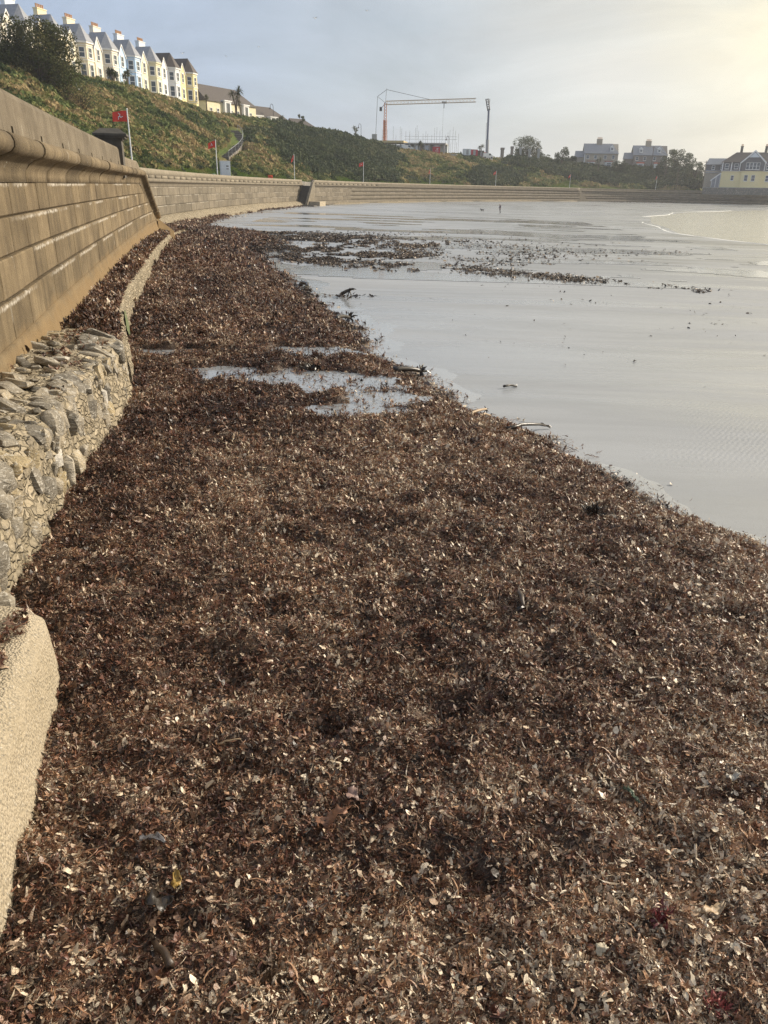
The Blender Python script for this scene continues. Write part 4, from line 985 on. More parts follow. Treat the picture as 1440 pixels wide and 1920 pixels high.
def terrace_house(k, paint, roofm, label, chim=True, chm=None):
    o = T1+TU*TW*k
    nx, ny = TU.y, -TU.x
    # o is the sea-side corner of the bay; step back to the wall plane
    base = Vector((o.x-nx*1.6-TU.x*TW*.72, o.y-ny*1.6-TU.y*TW*.72))
    r = thing('terrace_house', label, 'house', (base.x, base.y, 20.3), TANG, 'houses of the seafront terrace')
    W = TW-.03; pm = PAINT[paint]; E = 7.8
    MB().box(0, W, 0, 9, -4, E).build('wall', pm, r)
    # canted bay
    x0, x1 = .47*W, .97*W; bp = [(x0, .02), (x0+1.25, -1.6), (x1-1.25, -1.6), (x1, .02)]
    bay = MB().prism(bp, -4, E+.1).build('bay', pm, r)
    def ring(nm, z0, z1, g):
        cxm = (x0+x1)/2; P2 = [(cxm+(x-cxm)*(1+g/2.4), y-g if y < 0 else y) for x, y in bp]; MB().prism(P2, z0, z1).build(nm, M['white'] if paint != 'lemon' else pm, bay)
    ring('cornice', E+.1, E+.42, .28); ring('string_course', 4.55, 4.75, .12); ring('plinth_band', .8, .95, .1); ring('frieze', E-.35, E-.25, .12)
    faces = [((bp[0], bp[1])), ((bp[1], bp[2])), ((bp[2], bp[3]))]
    for (p, q) in faces:
        d = Vector((q[0]-p[0], q[1]-p[1])); L = d.length; d /= L; n = (d.y, -d.x); m = ((p[0]+q[0])/2, (p[1]+q[1])/2)
        for z, h in ((1.35, 2.5), (5.1, 2.05)):
            window(r, (m[0], m[1], z), d, n, min(1.35, L*.62), h, M['white'], z < 3)
    # gabled narrow bay
    g0, g1 = .07*W, .36*W; gm = (g0+g1)/2
    gb = MB().box(g0, g1, -.45, .02, -4, E-.2); gb.add([(g0-.15, -.5, E-.2), (g1+.15, -.5, E-.2), (gm, -.5, E+2.1), (g0-.15, 2.6, E-.2), (g1+.15, 2.6, E-.2), (gm, 2.6, E+2.1)], [(0, 1, 2), (5, 4, 3), (0, 3, 4, 1)])
    gab = gb.build('gable_bay', pm, r)
    MB().add([(g0-.3, -.6, E-.45), (gm, -.6, E+2.3), (g1+.3, -.6, E-.45), (g0-.3, 2.8, E-.45), (gm, 2.8, E+2.3), (g1+.3, 2.8, E-.45), (gm, -.6, E+2.05), (gm, 2.8, E+2.05)], [(0, 1, 4, 3), (1, 2, 5, 4), (0, 6, 1), (1, 6, 2)]).build('gable_roof', roofm, gab)
    b = MB()
    for sg in (-1, 1): b.add([(gm, -.62, E+2.35), (gm, -.62, E+1.95), (gm+sg*(g1-gm+.3), -.62, E-.8), (gm+sg*(g1-gm+.3), -.62, E-.4)], [(0, 1, 2, 3)])
    b.build('bargeboard', M['white'], gab)
    for z, h in ((1.5, 2.3), (5.3, 2.2)): window(r, (gm, -.45, z), Vector((1, 0)), (0, -1), 1.15, h, M['white'], True)
    MB().box(.0, W, -.12, -.002, 4.55, 4.72).build('string_course', pm, r)
    # roofs
    rz = E+3.6
    rf = MB().add([(-.0, -.35, E), (W, -.35, E), (W, 4.5, rz), (0, 4.5, rz), (0, 9.3, E), (W, 9.3, E)], [(0, 1, 2, 3), (3, 2, 5, 4), (0, 3, 4), (1, 5, 2)]).build('roof', roofm, r)
    cxm = (x0+x1)/2; zb = E+.42; P2 = [(cxm+(x-cxm)*1.14, y-.34 if y < 0 else y+.3) for x, y in bp]
    ap = (cxm, .2, E+4.0); ap2 = (cxm, 4.4, E+4.0)
    MB().add([(*P2[0], zb), (*P2[1], zb), (*P2[2], zb), (*P2[3], zb), ap, ap2, (P2[0][0], 3.4, zb), (P2[3][0], 3.4, zb)], [(0, 1, 4), (1, 2, 4), (2, 3, 4), (3, 7, 5, 4), (0, 4, 5, 6)]).build('bay_roof', roofm, rf)
    if chim: chimney(r, W-.0-.6, 4.2, rz-1.2, 3.0, 1.0, 2.9, 5, chm or pm); 
    MB().tube([(.43*W, -.1, -3), (.43*W, -.1, E)], .07, 6).build('drainpipe', M['grey'], r)
    return r
TH = [(-5, 'gold', 'slate', 'golden cream terrace house partly past the left of the thorny tree', True), (-4, 'ivory', 'slate', 'ivory terrace house rising beside the thorny tree crown', True), (-3, 'white', 'slate', 'terrace house with white chimney mostly hidden behind the thorny tree', True),
      (-2, 'ivory', 'slate', 'terrace house with grey chimney hidden behind the thorny tree', True), (-1, 'gold', 'slate', 'cream terrace house with yellow chimney just clear of the thorny tree', True), (0, 'cream', 'slate', 'cream terrace house with bay, second before the sky blue house', True),
      (1, 'ivory', 'slate', 'ivory terrace house with grey slate turret next to the sky blue house', True), (2, 'blue', 'slate', 'sky blue terrace house with canted bay and white trim', True), (3, 'lemon', 'slate', 'pale lemon terrace house between the sky blue and white ones', True),
      (4, 'white', 'browntile', 'white terrace house with brown roof and no chimney', False), (5, 'yellow', 'browntile', 'bright yellow end house of the terrace with brown roof', False)]
for k, p, rm, lab, ch in TH: terrace_house(k, p, M[rm], lab, ch, {-3: M['white'], -2: M['cabinet'], 2: M['cabinet'], 3: M['cabinet']}.get(k))
# long low buildings past the terrace
def long_house(px, D, zb, ang, W, dep, eav, ridge, wallm, label, dormers, end_hip=2.5):
    p = atd(px[0], px[1], D); r = thing('guest_house', label, 'building', (p.x, p.y, zb), ang)
    MB().box(0, W, 0, dep, -4, eav).build('wall', wallm, r)
    rf = MB().add([(-.3, -.4, eav-.1), (W+.3, -.4, eav-.1), (W-end_hip, dep/2, ridge), (.0, dep/2, ridge), (W+.3, dep+.4, eav-.1), (-.3, dep+.4, eav-.1)], [(0, 1, 2, 3), (1, 4, 2), (4, 5, 3, 2), (5, 0, 3), (0, 5, 4, 1)]).build('roof', M['browntile'], r)
    for dx, dw, dz, dh in dormers:
        db = MB().box(dx-dw/2, dx+dw/2, -.9, 2.0, dz, dz+dh); db.box(dx-dw/2-.3, dx+dw/2+.3, -1.1, 2.2, dz+dh-.002, dz+dh+.3); d = db.build('dormer', M['white'], r)
        window(r, (dx, -.9, dz+.5), Vector((1, 0)), (0, -1), dw*.6, dh-.8, M['white'])
    for wx in np.arange(2, W-1.5, 3.2):
        window(r, (wx, 0, 1.4), Vector((1, 0)), (0, -1), 1.2, 1.7, M['white'])
    return r
CREAMW = wallpaint('cream_render', (.70, .62, .42))
long_house((388, 213), 262, 18.2, math.radians(62), 24, 10, 4.9, 9.6, CREAMW, 'long cream guest house with brown roof beyond the yellow end house', [(9, 3.0, -2, 7.2), (18, 2.6, -2, 6.8)], 4)
long_house((462, 222), 282, 17.2, math.radians(52), 20, 9, 3.0, 7.2, CREAMW, 'low cream building with dark roof and two white dormers above the steps', [(5, 3.0, 2.0, 1.7), (11.5, 3.0, 2.0, 1.7)], 5)
long_house((556, 246), 303, 15.6, math.radians(40), 11, 9, 2.6, 6.6, CREAMW, 'low roofed building peeping over the dark thicket', [(6.5, 2.6, 1.6, 1.6)], 5)

# detached houses across the bay
def stone_house(px, py, D, ang, wm, label, dorm, W=14.5):
    p = atd(px, py, D); r = thing('semi_detached_house', label, 'house', (p.x, p.y, p.z-1.0), ang)
    dep = 8.5; E = 6.2; R = 10.2
    MB().box(0, W, 0, dep, -2, E).build('wall', wm, r)
    MB().add([(0, 0, E), (0, dep, E), (0, dep/2, R-.1), (W, 0, E), (W, dep, E), (W, dep/2, R-.1)], [(0, 1, 2), (3, 5, 4), (0, 2, 5, 3)]).build('gable', wm, r)
    rf = MB().add([(-.4, -.5, E-.2), (W+.2, -.5, E-.2), (W-2.6, dep/2, R), (-.4, dep/2, R), (W+.2, dep+.5, E-.2), (-.4, dep+.5, E-.2)], [(0, 1, 2, 3), (1, 4, 2), (4, 5, 3, 2)]).build('roof', M['slate'], r)
    MB().add([(-.45, -.5, E-.45), (-.45, -.5, E-.15), (-.45, dep/2, R+.05), (-.45, dep/2, R-.25), (-.45, dep+.5, E-.15), (-.45, dep+.5, E-.45)], [(0, 1, 2, 3), (3, 2, 4, 5)]).build('bargeboard', M['white'], r)
    chimney(r, W*.43, dep/2, R-.8, 2.4, 1.2, 2.4, 4, M['houseA'])
    for wx in (.1, .33, .62, .86): window(r, (W*wx, 0, 3.9), Vector((1, 0)), (0, -1), 1.25, 1.5, M['white'])
    for wx in (.22, .74):
        bw = MB().prism([(W*wx-1.7, .01), (W*wx-1.2, -.8), (W*wx+1.2, -.8), (W*wx+1.7, .01)], -2, 2.7).build('bay_window', M['white'], r)
        MB().prism([(W*wx-1.8, .0), (W*wx-1.3, -.95), (W*wx+1.3, -.95), (W*wx+1.8, .0)], 2.704, 3.1).build('hood', M['orange'] if wm is M['houseB'] else plain('red_tile_hood', (.30, .09, .06), .8), bw)
        window(r, (W*wx, -.8, .9), Vector((1, 0)), (0, -1), 2.0, 1.5, M['white'])
    for dx in dorm:
        z = E+1.2; y = 1.0
        d = MB().box(W*dx-.8, W*dx+.8, y-.4, y+2.5, z-.4, z+1.2); d.add([(W*dx-1, y-.5, z+1.2), (W*dx+1, y-.5, z+1.2), (W*dx, y-.5, z+2.0), (W*dx-1, y+2.7, z+1.2), (W*dx+1, y+2.7, z+1.2), (W*dx, y+2.7, z+2)], [(0, 1, 2), (0, 2, 5, 3), (1, 4, 5, 2)]); d.build('dormer', M['white'], r)
        window(r, (W*dx, y-.4, z), Vector((1, 0)), (0, -1), 1.1, 1.0, M['white'])
    # lower side wing
    MB().box(-3.6, -.01, 1.6, 6.6, -2, 4.6).build('side_wing', wm, r)
    MB().add([(-3.9, 1.2, 4.5), (-3.9, 7.0, 4.5), (-3.9, 4.1, 7.2), (-.02, 1.2, 4.5), (-.02, 7.0, 4.5), (-.02, 4.1, 7.2)], [(0, 3, 5, 2), (2, 5, 4, 1), (0, 2, 1)]).build('wing_roof', M['slate'], r)
    MB().box(-.06, .35, -.06, .3, -2, E-.3).build('quoin', M['white'] if wm is M['houseA'] else wm, r)
    window(r, (-3.6, 4.1, 2.2), Vector((0, -1)), (-1, 0), 1.2, 1.6, M['white'])
    return r
stone_house(1094, 311, 385, math.radians(-8), M['houseA'], 'pale stone house with grey roof on the far brow beside the dark bushes', [.80])
stone_house(1186, 314, 396, math.radians(-8), M['houseB'], 'dark stone house with two white roof dormers behind the far bushes', [.2, .74])
p = atd(1349, 346, 372); hc = thing('seaside_villa', 'yellow and dark shingled villa with big central gable at the end of the bay', 'house', (p.x, p.y, p.z), math.radians(-22))
Wc = 20.5
MB().box(0, Wc, 0, 11, -2, 5.2).build('wall', M['yellow'], hc)
MB().box(-.25, Wc+.25, -.25, 11.2, 5.2, 8.6).build('upper_storey', M['shingle'], hc)
MB().box(-.32, Wc+.32, -.36, 11.3, 5.05, 5.22).build('band', M['white'], hc)
MB().add([(-.6, -.7, 8.5), (Wc+.6, -.7, 8.5), (Wc-4.5, 5.5, 12.3), (4.5, 5.5, 12.3), (Wc+.6, 11.6, 8.5), (-.6, 11.6, 8.5)], [(0, 1, 2, 3), (1, 4, 2), (4, 5, 3, 2), (5, 0, 3), (0, 5, 4, 1)]).build('roof', M['browntile'], hc)
gx0, gx1 = 7.2, 15.6; gxm = (gx0+gx1)/2
MB().box(gx0, gx1, -1.0, .5, 5.25, 8.4).add([(gx0, -1.0, 8.4), (gx1, -1.0, 8.4), (gxm, -1.0, 12.3), (gx0, 5, 8.4), (gx1, 5, 8.4), (gxm, 5, 12.3)], [(0, 1, 2), (0, 2, 5, 3), (1, 4, 5, 2)]).build('gable', M['shingle'], hc)
MB().box(gx0+.4, gx1-.4, -.8, .2, -2, 5.2).build('bay', M['yellow'], hc)
b = MB()
for sg in (-1, 1):
    e = gxm+sg*(gx1-gxm+.6); b.add([(gxm, -1.25, 12.95), (gxm, -1.25, 12.25), (e, -1.25, 7.7), (e, -1.25, 8.4), (gxm, -.9, 12.95), (gxm, -.9, 12.25), (e, -.9, 7.7), (e, -.9, 8.4)], [(0, 1, 2, 3), (4, 0, 3, 7), (1, 5, 6, 2), (7, 6, 5, 4)])
b.build('bargeboard', M['white'], hc)
MB().add([(gxm-2, -1.06, 10.2), (gxm+2, -1.06, 10.2), (gxm, -1.06, 12.0)], [(0, 1, 2)]).build('gable_panel', M['cabinet'], hc)
for xx in (0.0, 3.4, 6.6, gx1+.2, Wc-.2): MB().box(xx-.18, xx+.18, -.34, -.252, 5.25, 8.5).build('timber', M['white'], hc)
for xx, w in ((1.7, 1.5), (5.2, 1.5), (17.0, 1.2), (19.2, 1.4)): window(hc, (xx, -.25, 5.9), Vector((1, 0)), (0, -1), w, 2.0, M['white'])
for k in range(4): window(hc, (gxm-1.95+1.3*k, -1.0, 5.7), Vector((1, 0)), (0, -1), 1.25, 2.6, M['white'])
for xx in (4.4,): window(hc, (xx, 0, 1.6), Vector((1, 0)), (0, -1), 1.2, 1.9, M['white'])
for xx in (9.5, 12.2): window(hc, (xx, -.8, 1.4), Vector((1, 0)), (0, -1), 1.4, 2.3, M['white'])
window(hc, (17.4, 0, 1.3), Vector((1, 0)), (0, -1), 1.3, 2.3, M['white'])
for cxh in (6.2, 15.4): chimney(hc, cxh, 6, 10.8, 1.0, 1.0, 3.6, 2, M['slab'])
p = atd(1318, 345, 376); an = thing('villa_annex', 'slate-roofed annex with a white glazed gable porch beside the yellow villa', 'house', (p.x, p.y, p.z), math.radians(-22))
MB().box(0, 9.5, 0, 8, -2, 5).build('wall', M['houseA'], an)
MB().box(-.1, 9.5, 1.0, 8, 5, 7.6).build('upper_storey', M['shingle'], an)
MB().add([(-.4, .6, 7.5), (9.5, .6, 7.5), (9.5, 4.6, 10.0), (.8, 4.6, 10.0), (9.5, 8.5, 7.5), (-.4, 8.5, 7.5)], [(0, 1, 2, 3), (2, 4, 5, 3), (5, 0, 3), (0, 5, 4, 1), (1, 4, 2)]).build('roof', M['slate'], an)
MB().add([(-.2, -.3, 4.2), (9.5, -.3, 4.2), (9.5, 1.0, 5.4), (-.2, 1.0, 5.4)], [(0, 1, 2, 3)]).build('lean_to_roof', M['slate'], an)
for xx in (3, 6.4): window(an, (xx, 1.0, 5.6), Vector((1, 0)), (0, -1), 1.2, 1.6, M['white'])
pr = MB().box(3.2, 9.3, -3.4, -.31, -2, 1.4).add([(2.9, -3.5, 1.4), (9.6, -3.5, 1.4), (6.25, -3.5, 4.1), (2.9, -.31, 1.4), (9.6, -.31, 1.4), (6.25, -.31, 4.1)], [(0, 1, 2), (3, 5, 4), (0, 2, 5, 3), (1, 4, 5, 2)]).build('porch', M['slate'], an)
b = MB()
for sg in (-1, 1): b.add([(6.25, -3.6, 4.35), (6.25, -3.6, 3.8), (6.25+sg*3.6, -3.6, .95), (6.25+sg*3.6, -3.6, 1.5)], [(0, 1, 2, 3)])
for k in range(5): xx = 3.3+1.5*k; b.box(xx-.1, xx+.1, -3.62, -3.5, -2, 1.4+2.6*(1-abs(xx-6.25)/3.35))
b.build('porch_frame', M['white'], pr)
# garden wall of the villa
a0 = atd(1318, 352, 364); a1 = atd(1460, 355, 352); gw = Vector((a1.x-a0.x, a1.y-a0.y)); 
g = thing('garden_wall', 'grey rubble garden wall in front of the yellow villa', 'wall', (a0.x, a0.y, .2), math.atan2(gw.y, gw.x))
M['rubble'] = mat_mortar('grey_rubble', (.13, .125, .11), (.23, .215, .19), 3.0)
MB().box(0, gw.length, 0, .6, -.4, 2.1).build('wall', M['rubble'], g); MB().box(-.05, gw.length, -.06, .66, 2.1, 2.25).build('coping', M['bare'], g)

# low rubble retaining wall behind the promenade
rw = thing('retaining_wall', 'low grey rubble retaining wall along the foot of the brow', 'wall')
us = np.arange(PA.s_at_y(70), PA.s_at_y(300), 1.2); V = []
for u in us:
    h = .95+.25*float(vnoise(u*.25, 2., 3))
    for n, z in ((-8.7, .1), (-8.75, h), (-9.4, h+.05), (-9.6, .1)):
        V.append(PA.pt(u, n+(float(fbm(u*1.1, z*3, 8, 2))-.5)*.25, z+(float(vnoise(u*1.7, n*5., 6))-.5)*.15))
link('wall_body', npmesh('wall_body', V, grid_faces(len(us), 4), M['rubble']), rw)

# ------------------------------------------------------------------ flags
def on_prom(px, off):
    a = azim(px, 330); pts = [(u, PA.pt(u, off, 0)) for u in np.arange(PA.s_at_y(58), PA.len, .4)]
    return min(pts, key=lambda q: abs(math.atan2(q[1][0], q[1][1])-a))[1]
def triskelion(b, c, R, u, v, n):
    for k in range(3):
        a = PI/2+k*2*PI/3; 
        pts = [(0, 0), (.52*R, .08*R), (.62*R, -.34*R), (.92*R, -.40*R)]
        W = [.13*R, .12*R, .09*R, .07*R]
        L = []; Rr = []
        for (p, q), w in zip(pts, W):
            L.append((p, q+w)); Rr.append((p, q-w))
        poly = [(0, .13*R), (.55*R, .2*R), (.72*R, -.24*R), (.95*R, -.36*R), (.93*R, -.48*R), (.58*R, -.42*R), (.46*R, .0), (0, -.13*R)]
        V = []
        for p, q in poly:
            x = p*math.cos(a)-q*math.sin(a); y = p*math.sin(a)+q*math.cos(a); V.append(c+u*x+v*y+n)
        for sgn in (0,): b.add(V, [(0, 1, 6, 7), (1, 2, 5, 6), (2, 3, 4, 5)])
def flagpole(px, ytop, label, furl, D=None):
    x, y, _ = on_prom(px, -1.4); d = math.hypot(x, y); top = atd(px, ytop, d).z; h = top-.14
    r = thing('flagpole', label, 'flagpole', (x, y, .14), 0, 'flagpoles along the promenade')
    MB().tube([(0, 0, 0), (.0, 0, h*.5), (0, 0, h)], [.075, .06, .045], 8).build('pole', M['pole'], r)
    MB().lathe([(.05, 0), (.07, .04), (.05, .09)], 8, (0, 0, h)).build('finial', M['pole'], r)
    MB().box(-.16, .16, -.16, .16, -.05, .35).build('base', M['dark'], r)
    L = 1.35*furl; Hh = .85; nx_, nz_ = 12, 6; V = []; dirv = Vector((-1, .25, 0)).normalized(); sd = Vector((-dirv.y, dirv.x, 0))
    def FP(s, t):
        w = math.sin(s*6.5+t*1.2)*.10*s*(2-furl); return dirv*(s*L+.07)+sd*w+Vector((0, 0, h-.08-t*Hh*(1-.12*s)-s*s*(.12+.9*(1-furl))))
    for j in range(nz_+1):
        for i in range(nx_+1): V.append(tuple(FP(i/nx_, j/nz_)))
    fl = link('flag', npmesh('flag', V, grid_faces(nz_+1, nx_+1), M['red'], True), r)
    b = MB()
    for off in (-.02, .02): triskelion(b, FP(.5, .5), .30*min(1, furl+.1), dirv, Vector((0, 0, 1)), sd*off+sd*(.03 if off > 0 else -.03))
    b.build('emblem', M['white'], fl)
FLG = [(250, 206, 'flagpole with red triskelion flag standing just past the stone pillar', 1.0), (408, 263, 'flagpole with red flag beside the pale grey cabinet', .78), (552, 290, 'flagpole with hanging red flag at the top of the beach steps', .35), (681, 304, 'flagpole with red flag below the end of the dark thicket', .8),
       (807, 316, 'flagpole with limp furled flag below the building site', .25), (930, 321, 'flagpole with red flag below the telescopic crane boom', .6), (1070, 327, 'flagpole with drooping red flag near the setback of the wall', .45), (1233, 330, 'flagpole with furled flag in front of the far bushes', .3), (1437, 333, 'flagpole with red flag by the garden wall of the yellow villa', .7)]
for px, yt, lab, fu in FLG: flagpole(px, yt, lab, fu)

# promenade furniture
x, y, _ = on_prom(423, -1.6); c = thing('utility_cabinet', 'tall pale grey utility cabinet standing on the promenade', 'cabinet', (x, y, .14), math.radians(20))
MB().box(-.72, .72, -.42, .42, 0, 3.05).build('body', M['cabinet'], c); MB().box(-.76, .76, -.46, .46, 3.05, 3.14).build('lid', M['white'], c)
MB().box(-.62, -.02, -.45, -.421, .12, 2.9).build('door', M['cabinet'], c); MB().box(.02, .62, -.45, -.421, .12, 2.9).build('door', M['cabinet'], c); MB().box(.1, .45, -.47, -.452, 2.35, 2.5).build('vent', M['dark'], c); MB().box(.1, .45, -.47, -.452, 2.0, 2.1).build('vent', M['dark'], c)
x, y, _ = on_prom(400, -1.8); c = thing('litter_bin', 'dark green litter bin next to the grey cabinet', 'bin', (x, y, .14), .3)
MB().lathe([(.33, 0), (.36, .9), (.38, 1.0), (.30, 1.25), (.1, 1.3)], 10).build('body', M['binback'], c); MB().box(-.2, .2, -.40, -.3, 1.02, 1.15).build('opening', M['dark'], c)
x, y, _ = on_prom(507, -1.5); c = thing('lifebuoy_post', 'orange-red lifebuoy housing on a short post by the wall', 'lifebuoy', (x, y, .14), .2)
MB().tube([(0, 0, 0), (0, 0, 1.1)], .06, 6).build('post', M['grey'], c)
b = MB(); 
for k in range(14):
    t = 2*PI*k/14; t2 = 2*PI*(k+1)/14; b.tube([(.33*math.cos(t), -.12, 1.25+.33*math.sin(t)), (.33*math.cos(t2), -.12, 1.25+.33*math.sin(t2))], .1, 6)
b.build('ring', M['orange'], c); MB().box(-.42, .42, -.08, .08, .85, 1.68).build('housing', M['orange'], c)

# swan-neck lamps
def lamp(px, py, D, h, label):
    p = atd(px, py, D); z = hill_at(p.x, p.y) if True else p.z
    r = thing('street_lamp', label, 'lamp', (p.x, p.y, p.z-h), 0, 'swan-neck lamps along the upper road')
    pts = [(0, 0, -2), (0, 0, h-.9)]+[(-.5+.5*math.cos(a), 0, h-.9+.9*math.sin(a)) for a in np.linspace(.3, PI, 7)]
    MB().tube(pts, .08, 6).build('post', M['dark'], r); MB().lathe([(.40, 0), (.30, .25), (.10, .55), (.05, .7)], 8, (-1.0, 0, h-1.55)).build('lamp_head', M['dark'], r)
lamp(512, 195, 290, 7.5, 'black swan-neck street lamp between the low dormered building and the thicket'); lamp(677, 232, 325, 7.5, 'black swan-neck street lamp above the end of the dark thicket'); lamp(842, 255, 338, 6.5, 'black swan-neck street lamp standing in front of the building site')

# ------------------------------------------------------------------ path and steps up the brow
pts = HPATH
hs = thing('hill_steps', 'curving flight of concrete steps with a pale handrail up the grassy brow', 'steps')
hp = [Vector(p) for p in pts]; fine = []
for i in range(len(hp)-1):
    for k in range(6): fine.append(hp[i].lerp(hp[i+1], k/6))
fine.append(hp[-1]); z0 = fine[0].z
for i in range(len(fine)-1):
    a, c = fine[i], fine[i+1]; d = (c-a); dh = Vector((d.x, d.y, 0)).normalized() if Vector((d.x, d.y)).length > 1e-4 else Vector((0, 1, 0)); s = Vector((1, 0, 0)) if abs(dh.x) < .8 else Vector((.6, -.8, 0))
    w = 1.25; zt = a.z+.30
    V = [a-s*w, a+s*w, c+s*w, c-s*w]; V = [(v.x, v.y, zt-1.2) for v in V]+[(v.x, v.y, zt) for v in V]
    MB().add(V, [(0, 3, 2, 1), (4, 5, 6, 7), (0, 1, 5, 4), (1, 2, 6, 5), (2, 3, 7, 6), (3, 0, 4, 7)]).build('step', M['houseB'] if i % 2 else M['slab'], hs)
MB().tube([p+Vector((1.3, -.2, 1.5)) for p in fine], .05, 5).build('handrail', M['grey'], hs)
for p in fine[::4]: MB().tube([p+Vector((1.3, -.2, 0)), p+Vector((1.3, -.2, 1.5))], .045, 5).build('baluster', M['grey'], hs)

# ------------------------------------------------------------------ building site and cranes
def lattice(b, a, c, w, n, r):
    a = Vector(a); c = Vector(c); d = (c-a).normalized(); s = d.cross(Vector((0, 1, 0)) if abs(d.y) < .8 else Vector((1, 0, 0))).normalized(); u = d.cross(s)
    cor = [s*w+u*w, s*w-u*w, -s*w-u*w, -s*w+u*w]
    for q in cor: b.tube([a+q, c+q], r, 4)
    for i in range(n):
        p0 = a.lerp(c, i/n); p1 = a.lerp(c, (i+1)/n)
        for k in range(4): b.tube([p0+cor[k], p1+cor[(k+1) % 4]], r*.6, 3, False)
p0 = atd(721, 270, 340); cr = thing('tower_crane', 'orange self-erecting tower crane with a pale lattice jib over the building site', 'crane', (p0.x, p0.y, p0.z-1.5))
def rel(px, py, D=340): q = atd(px, py, D); return Vector((q.x-p0.x, q.y-p0.y, q.z-p0.z+1.5))
b = MB(); top = rel(723, 193); lattice(b, (0, 0, -1), (top.x*.6, 0, top.z*.62), .62, 9, .13); b.box(-.35, .35, -.35, .35, -1, top.z*.62); b.build('mast', M['crane_or'], cr)
b = MB(); lattice(b, (top.x*.6, 0, top.z*.62), (top.x, 0, top.z), .45, 6, .11); b.build('upper_mast', M['crane_or'], cr)
tip = rel(893, 187); tip.y = 0; b = MB(); lattice(b, (top.x, 0, top.z), (tip.x, 0, tip.z), .62, 26, .11); b.build('jib', M['crane_wh'], cr)
b = MB(); b.tube([top, rel(725, 166)], .10, 5); b.tube([top, rel(708, 181)], .09, 5); b.tube([top, rel(714, 204)], .12, 5); b.build('a_frame', M['grey'], cr)
q = rel(714, 204); MB().box(q.x-.5, q.x+.5, q.y-.4, q.y+.4, q.z-.8, q.z+.6).build('winch', M['dark'], cr)
b = MB(); b.tube([rel(725, 168), rel(808, 187)], .07, 4); b.tube([rel(725, 168), rel(708, 181)], .07, 4); b.tube([rel(708, 181), rel(704, 262)], .07, 4); b.build('stay_cable', M['dark'], cr)
tr = rel(833, 192); b = MB(); b.box(tr.x-.9, tr.x+.9, -.5, .5, tr.z-.3, tr.z+.3); b.tube([(tr.x, 0, tr.z), (tr.x, 0, tr.z-2)], .14, 5); b.build('trolley', M['dark'], cr)
MB().tube([(tr.x-.2, 0, tr.z-2), (tr.x-.2, 0, rel(833, 262).z)], .035, 4).build('hoist_rope', M['grey'], cr)
q = rel(702, 262); MB().box(q.x-1.0, q.x+1.0, -1, 1, q.z-6, q.z+2.0).build('counterweight', M['bare'], cr)
p0 = atd(913, 296, 350); tb = thing('mobile_crane', 'blue-grey telescopic crane boom standing nearly upright beside the building site', 'crane', (p0.x, p0.y, p0.z-1))
def rel2(px, py): q = atd(px, py, 350); return Vector((q.x-p0.x, q.y-p0.y, q.z-p0.z+1))
MB().tube([rel2(913, 300), rel2(914, 262)], .62, 8).build('boom_base', M['grey'], tb); MB().tube([rel2(914, 262), rel2(916.5, 205)], .42, 8).build('boom', M['boom'], tb)
b = MB(); lattice(b, rel2(916.5, 207), rel2(913, 185), .45, 5, .14); b.build('fly_jib', M['dark'], tb); MB().tube([rel2(917, 205), rel2(918.5, 185)], .16, 5).build('strut', M['grey'], tb); MB().tube([rel2(912, 230), rel2(910.5, 290)], .06, 4).build('cable', M['dark'], tb)
MB().box(-2.2, 2.2, -1.2, 1.2, -1.5, 1.5).build('carrier', M['white'], tb); MB().box(-2.6, -.8, -1.1, 1.1, 1.5, 3.0).build('cab', M['orange'], tb)
# unfinished block
pb0 = atd(706, 268, 338); pb1 = atd(856, 291, 334)
w3 = Vector((pb1.x-pb0.x, pb1.y-pb0.y)); cs = thing('unfinished_building', 'unfinished concrete building with bare columns and a yellow formwork deck', 'building', (pb0.x, pb0.y, 12.4), math.atan2(w3.y, w3.x))
Lb = w3.length
MB().box(-1, Lb*.34, 0, 12, 4.1, 4.9).build('formwork_deck', M['ply'], cs); MB().box(Lb*.34, Lb*.86, 0, 12, 3.7, 4.2).build('floor_slab', M['bare'], cs); MB().box(-1, Lb, 0, 12, -1, .3).build('ground_slab', M['bare'], cs)
MB().box(0, Lb*.86, 9, 12, .3, 3.7).build('rear_wall', M['cabinet'], cs)
for k in range(15): xx = k*Lb*.84/14; MB().box(xx-.22, xx+.22, .2, .7, .3, 3.7).build('column', M['bare'], cs)
for k in range(6): xx = Lb*(.08+.13*k); MB().box(xx, xx+1.5, .8, 1.0, .3, 3.4).build('board', M['white'] if k % 2 else M['cabinet'], cs)
sf = thing('scaffolding', 'forest of thin scaffold tubes standing up from the unfinished building', 'scaffolding', (pb0.x, pb0.y, 12.4), math.atan2(w3.y, w3.x))
for k in range(30):
    xx = Lb*(k+.3*random.random())/29; hh = random.uniform(7.0, 11.5)*(1-.25*abs(k/29-.5)); yy = random.choice([-.6, 3, 6])
    MB().tube([(xx, yy, 0), (xx+random.uniform(-.1, .1), yy, hh)], .05, 4).build('tube', M['grey'], sf)
for z in (5.4, 6.4): MB().tube([(Lb*.35, -.6, z), (Lb, -.6, z)], .045, 4).build('rail', M['grey'], sf)
for k in range(5): MB().tube([(Lb*.72+k*2.2, -.5, 0), (Lb*.72+k*2.2, -.5, 4.4)], .05, 4).build('tube', M['grey'], sf)
ps = atd(818, 281, 331); sg = thing('hoarding_sign', 'dark red hoarding board with a white mark in front of the building site', 'sign', (ps.x, ps.y, ps.z-1.3), math.atan2(w3.y, w3.x))
MB().box(-1.5, 1.5, -.05, .05, -.3, 2.4).build('board', M['hoarding'], sg); MB().box(-1.3, -1.2, .05, .15, -2, 2.2).build('post', M['grey'], sg); MB().box(1.2, 1.3, .05, .15, -2, 2.2).build('post', M['grey'], sg)
